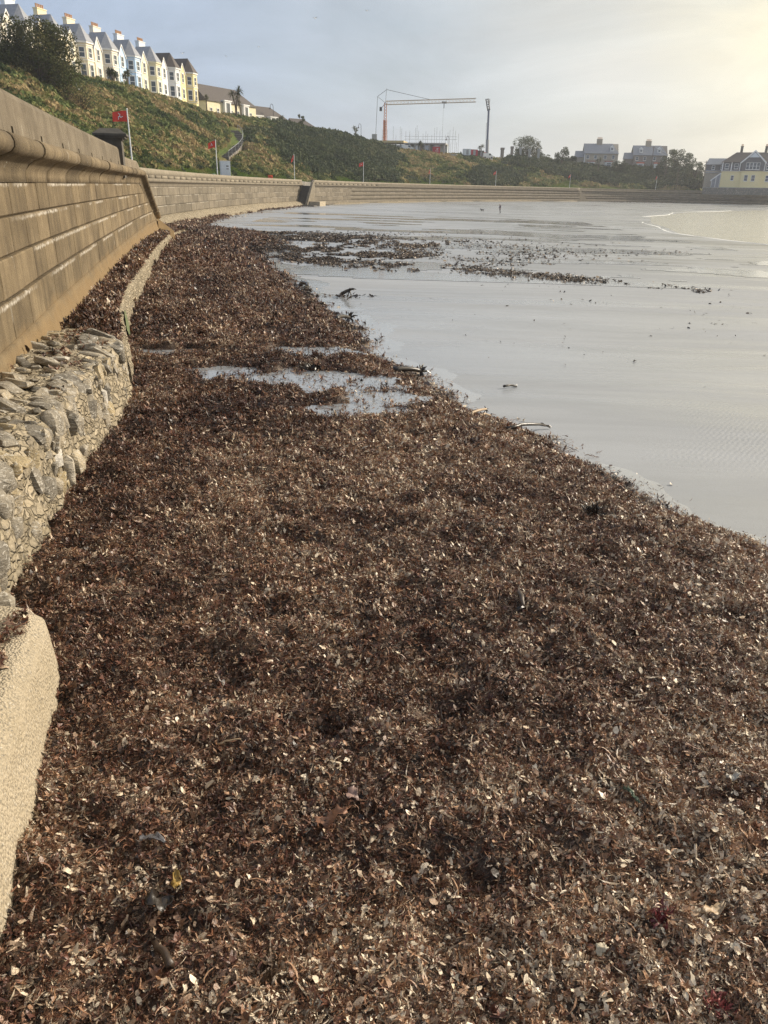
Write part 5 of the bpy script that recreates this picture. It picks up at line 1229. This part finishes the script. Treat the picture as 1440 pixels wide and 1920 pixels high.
b = MB(); b.add([(-.1, -.056, 1.5), (.5, -.056, 1.4), (.9, -.056, 1.75), (.3, -.056, 1.85)], [(0, 1, 2, 3)]); b.add([(-.5, -.056, .85), (.9, -.056, .85), (.9, -.056, 1.0), (-.5, -.056, 1.0)], [(0, 1, 2, 3)]); b.build('mark', M['white'], sg)
# parked vans and fence at the site edge
def van(px, py, D, ang, paint, label):
    p = atd(px, py, D); r = thing('parked_van', label, 'van', (p.x, p.y, p.z-.3), ang)
    b = MB().add([(-2.3, -.9, .4), (2.3, -.9, .4), (2.3, -.9, 1.1), (1.6, -.9, 1.25), (.9, -.85, 2.0), (-2.2, -.85, 2.05), (-2.3, .9, .4), (2.3, .9, .4), (2.3, .9, 1.1), (1.6, .9, 1.25), (.9, .85, 2.0), (-2.2, .85, 2.05)],
        [(0, 1, 2, 3, 4, 5), (11, 10, 9, 8, 7, 6), (1, 7, 8, 2), (2, 8, 9, 3), (4, 10, 11, 5), (5, 11, 6, 0), (0, 6, 7, 1), (3, 9, 10, 4)]); b.build('body', paint, r)
    MB().add([(1.58, -.8, 1.30), (1.58, .8, 1.30), (.95, .76, 1.95), (.95, -.76, 1.95)], [(0, 1, 2, 3)]).build('windscreen', M['glass'], r); MB().add([(.2, -.915, 1.25), (1.3, -.915, 1.25), (.85, -.875, 1.85), (.2, -.875, 1.85)], [(0, 1, 2, 3)]).build('side_window', M['glass'], r)
    for wx in (-1.45, 1.45):
        for wy in (-.9, .9): MB().tube([(wx, wy-.1, .36), (wx, wy+.1, .36)], .36, 12).build('wheel', M['dark'], r)
van(764, 281, 332, .1, M['white'], 'white van parked before the formwork deck'); van(914, 296, 346, .3, M['white'], 'white van parked at the foot of the telescopic crane'); van(1236, 316, 390, .1, M['white'], 'white van parked below the dark stone house')
for px, py, dd in ((888, 288, 344), (875, 287, 342), (900, 290, 346)):
    p = atd(px, py, dd); r = thing('site_container', {888: 'dark red site container by the fence', 875: 'grey site container beside the dark red one', 900: 'small dark site container next to the telescopic crane'}[px], 'container', (p.x, p.y, p.z-.8), .2)
    MB().box(-1.4, 1.4, -1.1, 1.1, 0, 2.2).build('body', {888: M['hoarding'], 875: M['cabinet'], 900: M['slab']}[px], r); MB().box(-.5, .5, -1.14, -1.101, .2, 2.0).build('door', M['grey'], r); MB().box(-1.45, 1.45, -1.15, 1.15, 2.2, 2.28).build('roof', M['grey'], r)
# ruined gate pillars by the round tree
for i, (px, py, h, w) in enumerate(((941, 296, 4.5, 1.3), (959, 296, 5.0, 1.1), (975, 296, 4.6, .9), (992, 297, 4.2, .9), (1009, 298, 4.4, .9))):
    p = atd(px, py, 362); r = thing('stone_pillar', ['dark stepped stone pillar next to the telescopic crane', 'tall grey stone pillar at the left edge of the round tree', 'pale post in front of the round tree trunk', 'slim pale post in front of the round tree crown', 'pale post at the right edge of the round tree'][i], 'pillar', (p.x, p.y, p.z-.6))
    MB().box(-w*.5, w*.5, -w*.5, w*.5, -1, h*.82).build('shaft', M['houseB'] if i < 2 else M['bare'], r); MB().box(-w*.62, w*.62, -w*.62, w*.62, h*.82, h).build('cap', M['houseB'] if i < 2 else M['bare'], r)

# utility poles and wire
def upole(px, ytop, ybot, D, label):
    p = atd(px, ybot, D); t = atd(px, ytop, D); r = thing('utility_pole', label, 'pole', (p.x, p.y, p.z-1))
    h = t.z-p.z+1; MB().tube([(0, 0, 0), (0, 0, h)], [.17, .12], 7).build('post', M['bark'], r); MB().box(-.8, .8, -.06, .06, h-.7, h-.55).build('crossarm', M['bark'], r); return Vector((p.x, p.y, t.z-.5))
w1 = upole(1221, 274, 312, 388, 'tall utility pole in front of the dark stone house'); w2 = upole(1268, 316, 349, 362, 'utility pole standing in the far bushes'); w4 = upole(1318, 301, 345, 372, 'utility pole at the corner of the villa annex')
mid = [w1.lerp(w4, t)+Vector((0, 0, -1.6*4*t*(1-t))) for t in np.linspace(0, 1, 12)]
tag(MB().tube(mid, .045, 4).build('overhead_wire', M['dark']), 'thin overhead wire sagging between the far utility poles', 'wire')

# ------------------------------------------------------------------ trees
def leaf_cloud(rng, lobes, n, size, mat, name, parent, squash=1):
    V = np.zeros((n*4, 3)); w = np.array([l[3]**2 for l in lobes]); w = w/w.sum(); idx = rng.choice(len(lobes), n, p=w)
    L = np.array(lobes)[idx]; d = rng.normal(0, 1, (n, 3)); d /= np.linalg.norm(d, axis=1)[:, None]
    r = L[:, 3:4]*rng.uniform(.45, 1.08, (n, 1))**.6; c = L[:, :3]+d*r*np.array([1, 1, squash])
    u = rng.normal(0, 1, (n, 3)); u /= np.linalg.norm(u, axis=1)[:, None]; w_ = np.cross(u, d+rng.normal(0, .6, (n, 3))); w_ /= np.linalg.norm(w_, axis=1)[:, None]
    s = size*rng.uniform(.6, 1.4, (n, 1))
    V[0::4] = c-u*s; V[1::4] = c+w_*s*.5; V[2::4] = c+u*s; V[3::4] = c-w_*s*.5
    return link(name, npmesh(name, V, np.arange(n*4).reshape(-1, 4), mat), parent)
def tree(px, py, D, h, w, label, seed, mat, n=3500, size=.16, gap=.5, twigs=True, tz=None, nl=16):
    rng = np.random.default_rng(seed); p = atd(px, py, D)
    r = thing('tree', label, 'tree', (p.x, p.y, p.z)); lob = []; b = MB()
    b.tube([(0, 0, -1.5), (.1*w, 0, h*.25), (.05*w, 0, h*.5)], [.045*h, .035*h, .02*h], 6)
    for k in range(nl):
        a = rng.uniform(0, 2*PI); e = rng.uniform(.0, 1.0); rr = w*.5*math.sqrt(1-(e-.45)**2/.5 if abs(e-.45) < .7 else .05)*rng.uniform(.45, .95)
        c = (rr*math.cos(a), rr*math.sin(a), h*(.16+.72*e)); lob.append((*c, rng.uniform(.13, .22)*w))
        b.tube([(rng.uniform(-.1, .1)*w, 0, h*.08), (c[0]*.5, c[1]*.5, h*.2+c[2]*.3), c], [.016*h, .011*h, .004*h], 4)
    b.build('trunk', M['bark'], r)
    leaf_cloud(rng, lob, n, size, mat, 'crown', r, .85)
    return r
pt = on_hill(85, 150); D0 = math.hypot(pt.x, pt.y)
tree(78, 188, D0-4, 11.0, 11.2, 'broad wind-shaped thorny tree with bare brown stems below the terrace', 3, M['treeleaf'], 20000, .19, nl=44)
# brown leafless undergrowth beside it
for i, (px, py, hh, ww, lab) in enumerate(((122, 190, 6.5, 9.5, 'brown leafless thorn bush below the right side of the thorny tree'), (155, 212, 5.0, 8.0, 'grey-brown twiggy bush by the dead white branch'))):
    rng = np.random.default_rng(40+i); q = on_hill(px, py); r = thing('thorn_bush', lab, 'bush', (q.x, q.y, q.z-.3)); b = MB()
    for k in range(120):
        a = rng.uniform(0, 2*PI); e = rng.uniform(.3, 1.35); L = rng.uniform(.5, 1)*hh; d = Vector((math.cos(a)*math.cos(e)*ww/hh*.6, math.sin(a)*math.cos(e)*ww/hh*.6, math.sin(e)))
        b.tube([(0, 0, 0), d*L*.5+Vector((0, 0, .3)), d*L], [.05, .03, .012], 3, False)
    b.build('stems', M['twig'], r); leaf_cloud(rng, [(rng.normal(0, ww*.25), rng.normal(0, ww*.25), hh*rng.uniform(.3, .8), hh*.28) for _ in range(10)], 1300, .13, M['scrub'], 'leaves', r)
q = on_hill(148, 188); dn = thing('dead_branch', 'bare whitish dead branch standing in the scrub', 'branch', (q.x, q.y, q.z)); b = MB()
b.tube([(0, 0, -.5), (.2, 0, 1.6), (-.5, 0, 3.2), (-1.3, 0, 4.6)], [.13, .1, .07, .03], 5); b.build('limb', M['white'], dn); MB().tube([(.1, 0, 1.4), (.8, .1, 2.2)], [.05, .02], 4).build('twig', M['white'], dn); MB().tube([(-.3, 0, 2.8), (-1.2, .1, 3.0)], [.05, .02], 4).build('twig', M['white'], dn)
def palm(px, py, D, h, heads, label, seed):
    rng = np.random.default_rng(seed); p = atd(px, py, D); r = thing('cabbage_palm', label, 'palm tree', (p.x, p.y, p.z-1), 0, 'cabbage palms on the brow'); tr = MB(); V = []; Fc = []
    for k in range(heads):
        a = rng.uniform(0, 2*PI); top = Vector((math.cos(a)*h*.18*(heads > 1), math.sin(a)*h*.18*(heads > 1), h*(1-.13*k/max(1, heads-1)) if heads > 1 else h))
        tr.tube([(0, 0, -1), (top.x*.2, top.y*.2, h*.5), tuple(top)], [.22, .17, .12], 6)
        for q in range(70):
            d = rng.normal(0, 1, 3); d[2] = d[2]*.7+.2; d /= np.linalg.norm(d); L = h*.2*rng.uniform(.7, 1.15)+.35; s = np.cross(d, (0, 0, 1.)); s = s/np.linalg.norm(s)*.09
            t = np.array(top); i = len(V); e = t+d*L; e[2] -= L*.22
            V += [t-s*.5, t+s*.5, t+d*L*.55+s, t+d*L*.55-s, e]; Fc += [(i, i+1, i+2, i+3), (i+3, i+2, i+4, i+4)]
    tr.build('trunk', M['bark'], r); b = MB(); b.add(V, [tuple(dict.fromkeys(f)) for f in Fc]); b.build('crown', M['palmleaf'], r)
palm(214, 162, 203, 4.0, 4, 'bushy cabbage palm in front of the ivory terrace house', 1); palm(241, 168, 210, 4.6, 2, 'two-headed cabbage palm in front of the sky blue house', 2); palm(182, 152, 203, 1.6, 1, 'tiny cabbage palm in front of the cream terrace house', 9)
palm(388, 207, 250, 4.4, 1, 'slim cabbage palm at the corner of the long cream building', 3); palm(443, 216, 252, 7.2, 3, 'tall cabbage palm at the end of the long cream building', 4); palm(453, 216, 256, 5.2, 2, 'shorter cabbage palm leaning beside the tall one', 6)
palm(529, 236, 285, 3.6, 2, 'cabbage palm on the thicket near the swan-neck lamp', 5); palm(667, 258, 312, 4.2, 2, 'dead-looking dark cabbage palm next to the lamp over the thicket', 7); palm(790, 286, 328, 4.5, 3, 'cabbage palm in front of the scaffolding', 8); palm(899, 296, 345, 5.4, 2, 'cabbage palm next to the telescopic crane boom', 10); palm(1122, 316, 374, 4.6, 2, 'cabbage palm before the pale stone house', 11)
tree(566, 240, 286, 5.2, 2.6, 'narrow dark conifer-like shrub on the thicket crest', 21, M['hedge'], 900, .17, nl=8)
tree(984, 300, 372, 9.0, 12.5, 'large round evergreen tree on the brow behind pale posts', 22, M['hedge'], 4200, .26, nl=22)
tree(1052, 306, 372, 6.5, 6, 'dark bushy tree at the left of the pale stone house', 23, M['hedge'], 1600, .24)
tree(1262, 322, 398, 10, 8.5, 'tall evergreen tree behind the dark stone house gable', 24, M['hedge'], 2800, .26, nl=18); tree(1284, 324, 396, 8.2, 8, 'rounded evergreen tree between the dark stone house and the annex', 25, M['hedge'], 2600, .26, nl=18)
for i, (px, py, hh, ww, lab) in enumerate(((1034, 310, 4.0, 6.5, 'low dark tree between the round tree and the pale stone house'), (1068, 314, 4.2, 6.0, 'dark bush-like tree against the side wing of the pale stone house'), (1160, 320, 4.0, 6.5, 'low tree filling the gap between the two stone houses'), (1246, 324, 6.5, 7.0, 'dark tree at the corner of the dark stone house'), (1302, 332, 6.0, 7.5, 'spreading dark tree next to the villa annex'), (1008, 306, 4.5, 7.0, 'low spreading dark tree right of the pale posts'))):
    tree(px, py, 384-4*(i == 0), hh, ww, lab, 60+i, M['hedge'], 1900, .23, nl=14)
# single bushes massed on the far brow
BU = [(1015, 326, 5.5), (1045, 332, 5), (1075, 332, 5.5), (1108, 336, 5), (1140, 334, 5.5), (1172, 337, 5), (1205, 335, 5.5), (1238, 339, 5), (1268, 337, 5.5), (1296, 343, 5), (962, 314, 4.5), (985, 328, 4)]
for i, (px, py, w) in enumerate(BU):
    q = on_hill(px, py)
    if not q: continue
    rng = np.random.default_rng(300+i); r = thing('evergreen_bush', 'large dark rounded bush massed below the far stone houses', 'bush', (q.x, q.y, q.z-.8), 0, 'dark bushes below the far houses')
    lob = [(rng.normal(0, w*.3), rng.normal(0, w*.3), w*rng.uniform(.2, .55), w*rng.uniform(.2, .34)) for _ in range(11)]
    MB().tube([(0, 0, -1), (0, 0, w*.4)], [.2, .1], 5).build('trunk', M['bark'], r); leaf_cloud(rng, lob, 1500, .24, M['hedge'], 'crown', r, .85)

# ------------------------------------------------------------------ person and dog on the sand
def skinned(name, verts, edges, radii, mats, pick, parent, loc):
    me = bpy.data.meshes.new(name); me.from_pydata(verts, edges, []); o = bpy.data.objects.new(name, me); COL.objects.link(o)
    sk = o.modifiers.new('s', 'SKIN'); sk.use_smooth_shade = True
    for v, r in zip(me.skin_vertices[0].data, radii): v.radius = (r, r)
    me.skin_vertices[0].data[0].use_root = True
    o.modifiers.new('u', 'SUBSURF').levels = 2
    dg = bpy.context.evaluated_depsgraph_get(); m2 = bpy.data.meshes.new_from_object(o.evaluated_get(dg)); bpy.data.objects.remove(o)
    m2.materials.clear()
    for m in mats: m2.materials.append(m)
    for p in m2.polygons: p.material_index = pick(p.center); p.use_smooth = True
    return link(name, m2, parent)
pz = float(sand_z(20.8, 155.6)); pp = atz(937, 400, pz)
M['jacket'] = plain('mauve_grey_jacket', (.20, .155, .155), .8); M['trouser'] = plain('black_trousers', (.018, .016, .018), .8); M['skin'] = plain('skin', (.42, .27, .2), .6); M['hair'] = plain('grey_hair', (.25, .23, .21), .8)
per = thing('person', 'person in mauve-grey jacket and black trousers walking the far wet sand', 'person', (pp.x, pp.y, pz), math.radians(-70))
# local -y is forward
vt = [(0, .02, .93), (0, .0, 1.18), (0, -.04, 1.40), (0, -.09, 1.50), (0, -.14, 1.60), (0, -.15, 1.70),
      (.09, .0, .88), (.10, -.06, .50), (.10, .03, .10), (.10, -.12, .04), (-.09, .0, .88), (-.10, .04, .50), (-.10, .20, .14), (-.10, .08, .06),
      (.20, -.01, 1.40), (.24, .04, 1.13), (.23, -.08, .90), (.23, -.12, .82), (-.20, -.01, 1.40), (-.24, -.02, 1.13), (-.23, -.16, .94), (-.23, -.21, .88)]
ed = [(0, 1), (1, 2), (2, 3), (3, 4), (4, 5), (0, 6), (6, 7), (7, 8), (8, 9), (0, 10), (10, 11), (11, 12), (12, 13), (2, 14), (14, 15), (15, 16), (16, 17), (2, 18), (18, 19), (19, 20), (20, 21)]
rd = [.16, .16, .17, .065, .10, .085, .11, .075, .05, .045, .11, .075, .05, .045, .075, .06, .045, .04, .075, .06, .045, .04]
skinned('body', vt, ed, rd, [M['jacket'], M['trouser'], M['skin'], M['hair']], lambda c: 3 if c.z > 1.66 or (c.z > 1.56 and c.y > -.10) else (2 if c.z > 1.49 or (abs(c.x) > .17 and c.z < .93 and c.z > .78) else (0 if c.z > .86 else 1)), per, None)
dz = float(sand_z(18, 150)); dp = atz(904, 397, dz)
dog = thing('dog', 'small black dog trotting on the wet sand near the walking person', 'dog', (dp.x, dp.y, dz), math.radians(-100))
vt = [(0, .18, .36), (0, 0, .35), (0, -.2, .37), (0, -.3, .46), (0, -.36, .54), (0, -.47, .51), (0, .32, .42), (0, .42, .58), (.08, .2, .26), (.08, .26, .15), (.08, .2, .03), (-.08, .2, .26), (-.08, .3, .15), (-.08, .27, .03), (.08, -.18, .25), (.08, -.22, .13), (.08, -.2, .03), (-.08, -.18, .25), (-.08, -.14, .13), (-.08, -.17, .03)]
ed = [(0, 1), (1, 2), (2, 3), (3, 4), (4, 5), (0, 6), (6, 7), (0, 8), (8, 9), (9, 10), (0, 11), (11, 12), (12, 13), (2, 14), (14, 15), (15, 16), (2, 17), (17, 18), (18, 19)]
skinned('body', vt, ed, [.11, .10, .12, .075, .075, .04, .04, .02, .055, .03, .025, .055, .03, .025, .045, .028, .025, .045, .028, .025], [M['kelpdark']], lambda c: 0, dog, None)
for s_ in (-1, 1): MB().add([(s_*.05, -.32, .58), (s_*.08, -.38, .57), (s_*.08, -.33, .68), (s_*.055, -.34, .60)], [(0, 1, 2), (1, 3, 2), (3, 0, 2)]).build('ear', M['kelpdark'], dog)

# ------------------------------------------------------------------ gulls
for i, (px, py, D, s, lab) in enumerate(((688, 20, 120, .7, 'gull high up in the middle of the sky'), (591, 34, 140, 1.0, 'gull gliding near the highest one'), (342, 100, 190, 1.3, 'gull gliding over the white terrace house'), (425, 106, 200, 1.3, 'gull gliding over the long cream building'), (485, 88, 180, .6, 'small distant gull above the palms'))):
    p = atd(px, py, D); g = thing('gull', lab, 'bird', p, random.uniform(-.6, .6), 'gulls over the brow'); MB().lathe([(.01, -.25), (.06, -.12), (.075, 0), (.05, .14), (.01, .24)], 6).build('body', M['white'], g).rotation_euler = (PI/2, 0, 0)
    for sg in (-1, 1): MB().add([(sg*.04, -.08, .03), (sg*.04, .1, .03), (sg*.38*s, .02, .17*s), (sg*.38*s, .16, .17*s), (sg*.75*s, .2, .06*s)], [(0, 1, 3, 2), (2, 3, 4)]).build('wing', M['grey'], g)

# ------------------------------------------------------------------ single pieces in the weed and on the sand
def on_bank(px, py, dz=0):
    p = atz(px, py, -3.35)
    for _ in range(5):
        z = max(float(bank_z(np.array([p.x]), np.array([p.y]))[0]), float(sand_z(np.array([p.x]), np.array([p.y]))[0])); p = atz(px, py, z+dz)
    return p
def kelp_stalk(pa, pb, r, mat, label, holdfast=True, lift=.12, seed=0):
    rng = np.random.default_rng(seed); a = on_bank(*pa, .05); c = on_bank(*pb, lift); t = thing('kelp_stalk', label, 'kelp', a); d = c-a
    sag = [d*k+Vector((rng.uniform(-.04, .04)*d.length, rng.uniform(-.04, .04)*d.length, .05*math.sin(PI*k)*d.length)) for k in np.linspace(0, 1, 7)]
    r *= 1.15 if mat is M['kelppale'] else 1.6; MB().tube(sag, [r*1.1, r, r, r*.95, r*.9, r*.8, r*.7], 7).build('stalk', mat, t, True)
    b = MB(); n = 14 if holdfast else 4
    for k in range(n):
        e = Vector(rng.normal(0, 1, 3)).normalized(); e = (e+d.normalized()*.7).normalized(); L = r*rng.uniform(2, 4.2)
        b.tube([sag[-1]-e*r*.2, sag[-1]+e*L*.6, sag[-1]+e*L+Vector((0, 0, -L*.2))], [r*.5, r*.35, r*.15], 4)
    b.build('holdfast' if holdfast else 'frayed_end', M['kelpdark'], t); return t
kelp_stalk((885, 780), (913, 768), .020, M['kelppale'], 'pale kelp stalk with a tufted holdfast sticking out over the sand', True, .14, 1)
kelp_stalk((892, 787), (920, 779), .016, M['kelppale'], 'second pale kelp stalk just below the tufted one', False, .08, 2)
kelp_stalk((955, 803), (1023, 798), .018, M['kelpdark'], 'dark forked kelp stalk lying off the bank edge on wet sand', False, .06, 3)
kelp_stalk((735, 693), (790, 696), .035, M['kelpdark'], 'thick black kelp stalk with claw-like end beyond the bank edge', True, .12, 4)
kelp_stalk((628, 598), (656, 596), .04, M['kelpdark'], 'short black kelp stalk poking out of the bank lip', True, .15, 5)
kelp_stalk((640, 552), (658, 544), .04, M['kelpdark'], 'black kelp stalk standing in the clump on the wet sand', True, .3, 6)
kelp_stalk((563, 533), (580, 538), .05, M['kelpdark'], 'crooked dark driftwood fork on the sand near the bank', False, .15, 7)
kelp_stalk((974, 1112), (982, 1137), .016, M['kelp'], 'smooth brown kelp stem lying on the seaweed bank', False, .06, 8)
kelp_stalk((318, 1810), (290, 1765), .012, M['kelp'], 'stout brown kelp stem in a hollow of the bank', False, .05, 9)
kelp_stalk((943, 724), (968, 724), .015, M['kelpdark'], 'thin dark stick lying alone on the wet sand', False, .02, 10)
kelp_stalk((410, 1395), (452, 1385), .006, M['kelppale'], 'thin pale straw-like stalk on the dark weed', False, .05, 11)
def big_frond(px, py, L, W, mat, label, seed, rz):
    rng = np.random.default_rng(seed); p = on_bank(px, py, .075); t = tag(MB().build('x', mat), None); bpy.data.objects.remove(t)
    b = MB(); n = 10; V = []; 
    for i in range(n+1):
        s_ = i/n; w = W*(.25+.75*math.sin(PI*min(1, .1+.92*s_)))
        for j in range(5):
            q = j/4-.5; V.append(((s_-.5)*L+rng.uniform(-.06, .06)*L, q*w*(1+rng.uniform(-.4, .3)), .10*L*math.sin(s_*5+seed)+.9*w*q*q*(.3+math.sin(s_*7+seed))+rng.uniform(-.012, .012)))
    o = link('kelp_frond', npmesh('kelp_frond', V, grid_faces(n+1, 5), mat, False)); o.location = p; o.rotation_euler = (rng.uniform(-.2, .2), rng.uniform(-.2, .2), rz)
    so_ = o.modifiers.new('t', 'SOLIDIFY'); so_.thickness = .0015
    return tag(o, label, 'kelp frond')
big_frond(1338, 1705, .15, .06, M['kelppale'], 'pale tan curled kelp frond bright against the dark weed', 1, .5)
big_frond(660, 1488, .10, .085, plain('mauve_frond', (.20, .13, .11), .5, .2, 20), 'rounded mauve-brown frond lying flat on the weed', 2, 1.2)
big_frond(622, 1530, .18, .10, plain('rust_frond', (.24, .12, .07), .5, .3, 20), 'rust-coloured crumpled frond near the rounded mauve one', 3, .2)
big_frond(285, 1572, .16, .06, plain('slate_frond', (.13, .125, .13), .35, .2, 20), 'slate-grey glossy strip of kelp with a pale torn end', 4, -.4)
big_frond(1128, 1778, .07, .05, plain('cream_frond', (.38, .33, .24), .5, .2, 20), 'cream-white torn frond in the lower weed', 5, .9)
big_frond(1185, 1490, .13, .03, plain('green_frond', (.055, .08, .045), .45, .3, 20), 'dull green ribbon of weed among the brown', 6, -1.0)
big_frond(300, 1690, .13, .10, M['kelpdark'], 'dark grey flat frond on the shaded weed', 7, .3)
big_frond(1375, 1455, .09, .05, plain('white_frond', (.38, .34, .28), .5, .15, 20), 'whitish crumpled frond at the right of the bank', 8, .2)
big_frond(330, 1648, .11, .05, plain('ochre_frond', (.27, .17, .04), .45, .2, 20), 'small ochre frond among the dark weed', 9, 1.8)
def clump(px, py, s, mat, label, seed):
    rng = np.random.default_rng(seed); p = on_bank(px, py, .0); b = MB()
    for k in range(70):
        V, Fc = ribbon(rng, 4, .6, .10, .9, 1.4, .5, None); Rm = Matrix.Rotation(rng.uniform(0, 2*PI), 3, 'Z') @ Matrix.Rotation(rng.uniform(-1.2, .1), 3, 'Y'); o_ = Vector((rng.normal(0, .25), rng.normal(0, .25), rng.uniform(0, .25)))
        b.add([tuple((Rm @ (Vector(v)+Vector((.25, 0, 0)))+o_)*s) for v in V], Fc)
    o = b.build('seaweed_clump', mat); o.location = p; return tag(o, label, 'seaweed')
clump(838, 1188, .15, M['kelpdark'], 'dark shaggy clump of weed in the middle of the bank', 1); clump(585, 697, .30, M['kelpdark'], 'small dark weed hummock standing in the pool', 2); clump(500, 1835, .16, plain('brown_fine_weed', (.07, .04, .02), .6, .3, 15), 'fine brown hair-like weed tuft at the bottom of the bank', 3)
clump(1400, 1585, .15, M['weedred'], 'reddish-brown bushy tuft of fine weed', 4); clump(1240, 1730, .12, plain('crimson_weed', (.14, .03, .03), .5, .3, 15), 'crimson tuft of fine weed', 5); clump(1110, 960, .18, M['kelpdark'], 'dark greenish clump near the outer edge of the bank', 6); clump(1345, 1890, .10, plain('pink_weed', (.26, .07, .06), .5, .3, 15), 'pinkish red tuft of weed at the bottom right of the bank', 7)

# ------------------------------------------------------------------ sea air
hz = bpy.data.materials.new('sea_haze'); hz.use_nodes = True; nt = hz.node_tree; nt.nodes.remove(nt.nodes['Principled BSDF'])
pv = nt.nodes.new('ShaderNodeVolumePrincipled'); pv.inputs['Color'].default_value = (.93, .95, 1, 1); pv.inputs['Density'].default_value = .00028; pv.inputs['Anisotropy'].default_value = .35
nt.links.new(pv.outputs[0], nt.nodes['Material Output'].inputs['Volume'])
tag(MB().box(-900, 1100, -400, 1700, -30, 60).build('haze', hz), 'thin pale sea haze over the whole bay', 'haze', kind='stuff')
